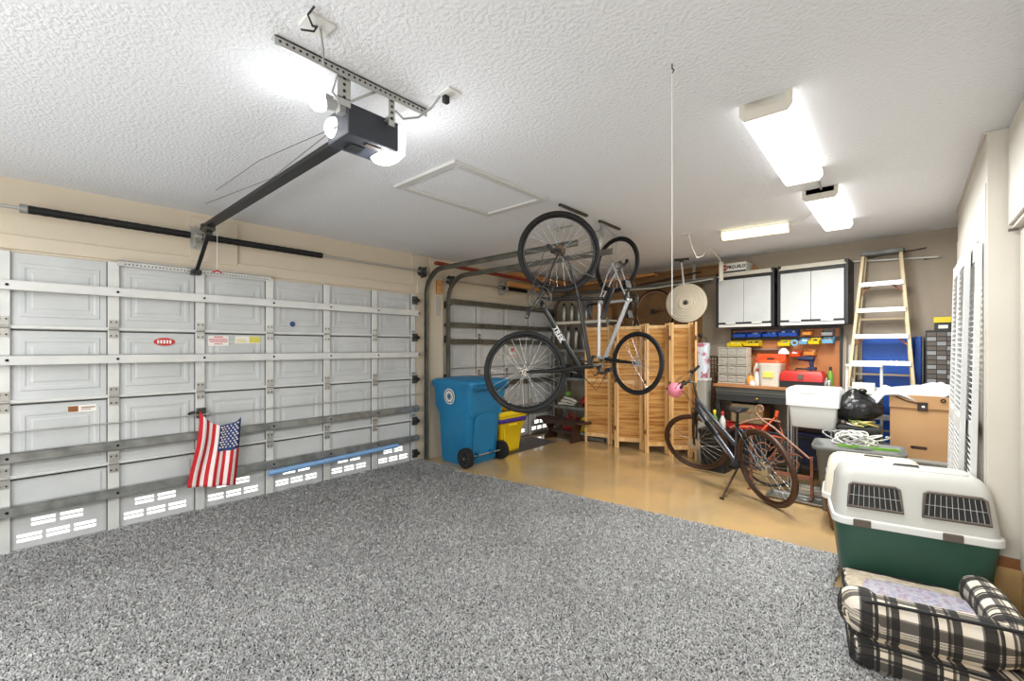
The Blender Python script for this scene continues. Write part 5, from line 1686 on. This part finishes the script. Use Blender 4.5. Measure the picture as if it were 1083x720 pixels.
# ================================================================ pet carriers
def carrier(label, loc, rz, L, W, H, zr, lower, shell, side_windows, latches, logo=False):
    t = thing('pet_carrier', label, 'pet carrier', (loc[0], loc[1], 0), rz)
    cx, cy = L / 2, W / 2
    lo = MB().loft([(.0, L / 2 - .075, W / 2 - .05, .05, cx, cy), (.02, L / 2 - .06, W / 2 - .04, .06, cx, cy), (zr - .05, L / 2 - .018, W / 2 - .014, .07, cx, cy), (zr - .02, L / 2 - .012, W / 2 - .01, .07, cx, cy)], n=5)
    lo.build('lower_tub', lower, t)
    MB().loft([(zr - .025, L / 2, W / 2, .075, cx, cy), (zr + .012, L / 2, W / 2, .075, cx, cy), (zr + .018, L / 2 - .008, W / 2 - .008, .07, cx, cy)], n=5).build('rim', 'white_plastic', t, bevel=.004)
    zs = H - .085
    sh_ = MB().loft([(zr + .01, L / 2 - .012, W / 2 - .012, .07, cx, cy), (zs, L / 2 - .038, W / 2 - .055, .06, cx, cy), (zs + .04, L / 2 - .05, W / 2 - .068, .06, cx, cy), (H - .014, L / 2 - .075, W / 2 - .09, .05, cx, cy), (H, L / 2 - .1, W / 2 - .115, .04, cx, cy)], n=6)
    so = sh_.build('upper_shell', shell, t)
    MB().loft([(H - .004, L / 2 - .115, W / 2 - .13, .03, cx, cy), (H + .006, L / 2 - .12, W / 2 - .135, .03, cx, cy)], n=4).build('roof_panel', shell, so)
    z0, z1 = zr + .085, zs - .01
    # plane of the near side wall
    def wp(x, z, o=0):
        tt = (z - zr - .01) / (zs - zr - .01)
        return V((x, .012 + .043 * tt - o, z))
    for (a, b) in side_windows:
        ta = .014
        q = [wp(a, z0, .001), wp(b, z0, .001), wp(b - ta, z1 - .01, .001), wp(b - ta - .015, z1, .001), wp(a + ta + .015, z1, .001), wp(a + ta, z1 - .01, .001)]
        wn = MB().prism(q, (0, .002, 0)).build('vent_dark', 'black_plastic', t)  # black sheet stands in for the shaded inside behind the opening
        MB().tube([p + V((0, -.003, 0)) for p in q], .009, 6, closed=True).build('vent_frame', 'latch_brown', wn)
        wr = MB(); n_ = int((b - a) / .024)
        for k in range(1, n_):
            x = a + (b - a) * k / n_
            wr.cyl(wp(x, z0 + .002, .006), wp(a + ta + (b - a - 2 * ta) * k / n_, z1 - .002, .006), .0016, seg=5)
        for k in (1,):
            z = (z0 + z1) / 2
            wr.cyl(wp(a + .005, z, .006), wp(b - .005, z, .006), .0018, seg=5)
        wr.build('wire_grid', 'zinc', wn)
    for a in latches:
        MB().b2((a, -.006, zr - .028), (a + .085, .02, zr + .016)).build('latch', 'latch_brown', t, bevel=.004)
    MB().tube([(cx - .06, cy, H), (cx - .055, cy, H + .014), (cx + .055, cy, H + .014), (cx + .06, cy, H)], .006, 6).build('handle', 'bench_dark', t)
    return t


pc1 = carrier('large pet carrier with green base and pale shell behind the plaid bed', (4.455, 3.365), R(10.5), .765, .43, .74, .425, 'crate_green', 'crate_shell', ((.075, .335), (.42, .70)), (.10, .50))
pc2 = carrier('cream pet carrier with brown base behind the large green one', (4.275, 4.36), R(5), .68, .46, .60, .295, 'crate_brown', 'crate_lid2', ((.08, .28), (.36, .6)), (.1, .45))
pc1.location.z = .0135
# round mark on its left end
mk = MB()
for r_, mi_, o_ in ((.030, 0, 0), (.022, 1, .001), (.012, 0, .002)):
    mk.prism([(.028 - o_, .16 + r_ * math.cos(k * PI / 10), .46 + r_ * math.sin(k * PI / 10)) for k in range(20)], (.004, 0, 0), mi_)
mk.build('round_mark', ['pet_blue', 'paper'], pc2)

# ================================================================ plaid dog bed
db = thing('dog_bed', 'black and cream plaid dog bed with beige pad in the near right corner', 'dog bed', (4.605, 2.56, .006), R(8))
BL, BWd = .60, .80
uvp = lambda co, n: ((co.x * .96 + co.y * .3) / .2, (co.z * 1.0 + co.y * .9) / .2) if abs(n.x) < .7 else (co.y / .2, co.z / .2)
cxb, cyb = BL / 2, BWd / 2
MB().loft([(.014, BL / 2 - .02, BWd / 2 - .02, .08, cxb, cyb), (.04, BL / 2, BWd / 2, .09, cxb, cyb), (.13, BL / 2, BWd / 2, .09, cxb, cyb), (.155, BL / 2 - .012, BWd / 2 - .012, .085, cxb, cyb)], n=6).build('base', 'plaid', db, uvfn=uvp)


def padf(u, v):
    x, y = .012 + (BL - .024) * u, .10 + (BWd - .112) * v
    e = min(1, min(u, 1 - u, 1 - v) * 12 + .0)
    return V((x, y, .150 + .022 * e ** .5 + .006 * noise.noise(V((x * 12, y * 12, 0)))))


MB().grid(padf, 40, 40).build('pad', 'bed_pad', db)


def bolster(path, hh, ww_, name):
    # soft rounded roll along a path, built as a swept superellipse
    def fn(u, v):
        k = u * (len(path) - 1); i = min(int(k), len(path) - 2); f = k - i
        p = V(path[i]).lerp(V(path[i + 1]), f); d = (V(path[i + 1]) - V(path[i])).normalized()
        n_ = V((-d.y, d.x, 0))
        e = min(1, (min(u, 1 - u) * 9) + .0) ** .45
        a = v * 2 * PI
        c, s = math.cos(a), math.sin(a)
        return p + n_ * (ww_ * e * math.copysign(abs(c) ** .8, c)) + V((0, 0, hh * (.25 + .75 * e) * math.copysign(abs(s) ** .8, s)))
    mb = MB().grid(fn, 48, 24)
    return mb.build(name, 'plaid', db, uvfn=lambda co, n: ((co.x if name == 'front_bolster' else co.y) / .2, (math.atan2(co.z - .235, (co.y - .10 if name == 'front_bolster' else co.x - .578)) * .09) / .2))


fb_ = bolster([(.03, .19, .235), (.045, .12, .235), (.09, .09, .235), (.30, .09, .24), (.61, .11, .25)], .095, .085, 'front_bolster')
sb_ = bolster([(.575, .20, .22), (.58, .35, .225), (.58, .55, .225), (.56, .78, .21)], .08, .07, 'side_bolster')
pi_ = MB()
pi_.tube([(-.002, .16, .25), (.03, .06, .30), (.09, .03, .325), (.30, .035, .335), (.60, .05, .345)], .0075, 6)
pi_.tube([(-.01, .17, .22), (.0, .05, .16), (.06, .003, .148), (.30, .0, .148), (.60, .0, .148)], .0055, 6)
pi_.tube([(.04, .0, .035), (.003, .05, .035), (.0, .76, .035)], .005, 6).tube([(.002, .10, .15), (.002, .70, .15), (.03, .775, .155), (.09, .797, .155), (.55, .797, .155)], .005, 6)
pi_.build('piping', 'black_rubber', db)


def flf(u, v):
    # rounded flat cushion insert
    a, b = 2 * u - 1, 2 * v - 1
    return V((.33 + .25 * a * math.sqrt(1 - .25 * b * b), .46 + .20 * b * math.sqrt(1 - .25 * a * a), .180 + .008 * noise.noise(V((u * 6, v * 6, 3)))))


fl = thing('floral_mat', 'faded floral mat lying on the beige pad of the dog bed', 'mat', (4.605, 2.56, .006), R(8))
MB().grid(flf, 24, 18).build('mat', 'floral_print', fl, solid=.006)

# ================================================================ camera, world, light
w = bpy.data.worlds.new('world'); SC.world = w; w.use_nodes = True
w.node_tree.nodes['Background'].inputs[0].default_value = (.93, .96, 1, 1)
w.node_tree.nodes['Background'].inputs[1].default_value = 6.0


def area(name, loc, sx, sy, power, rot=(0, 0, 0), col=(.95, .98, 1)):
    l = bpy.data.lights.new(name, 'AREA'); l.shape = 'RECTANGLE'; l.size = sx; l.size_y = sy; l.energy = power; l.color = col
    o = bpy.data.objects.new(name, l); COL.objects.link(o); o.location = loc; o.rotation_euler = rot
    return o


area('lamp_tube', (4.27, 3.03, 2.61), .2, 1.15, 46)
area('lamp_tube', (4.30, 4.68, 2.61), .2, 1.15, 50)
area('lamp_tube', (3.64, 5.0, 2.60), .55, .1, 22, (0, 0, R(5)), (1, .95, .82))
area('lamp_tube', (1.6, -1.2, 2.61), 1.15, .2, 40)  # fill light of the added left fixture, out of view
area('lamp_tube', (3.9, -1.2, 2.61), 1.15, .2, 75)  # fill light of the added right fixture, out of view
# unseen fill lights added behind the camera, turned up at the ceiling
for lx, ly, e, rx_ in ((1.8, -1.9, 22, 132), (3.8, -1.9, 46, 132)):
    area('added_fill_up', (lx, ly, 1.0), 1.2, .8, e, (R(rx_), 0, 0))
area('added_fill_wash', (3.0, -2.3, 1.7), 2.4, 1.2, 40, (R(97), 0, 0))  # added broad fill from behind the camera, with no fitting
for loc, e in (((2.82, 1.29, 2.42), 12), ((2.7, .86, 2.52), 2)):
    l = bpy.data.lights.new('lamp_bulb', 'POINT'); l.energy = e; l.shadow_soft_size = .06; l.color = (.97, .98, 1)
    o = bpy.data.objects.new('lamp_bulb', l); COL.objects.link(o); o.location = loc

cd = bpy.data.cameras.new('camera'); cam = bpy.data.objects.new('camera', cd); COL.objects.link(cam)
F = 469.0
cd.sensor_fit = 'HORIZONTAL'; cd.sensor_width = 36; cd.lens = F / 1083 * 36
cd.shift_y = 7.5 / 1083
cd.clip_start = .05
cam.location = (4.8, 0, 1.49)
cam.rotation_euler = (R(90), 0, math.atan2(418.5, 469.0))
SC.camera = cam
SC.view_settings.view_transform = 'Standard'
SC.view_settings.look = 'None'
SC.view_settings.gamma = 1
SC.view_settings.use_curve_mapping = False
SC.view_settings.exposure = -0.12
SC.cycles.use_denoising = True
SC.cycles.max_bounces = 8
SC.cycles.sample_clamp_indirect = 6
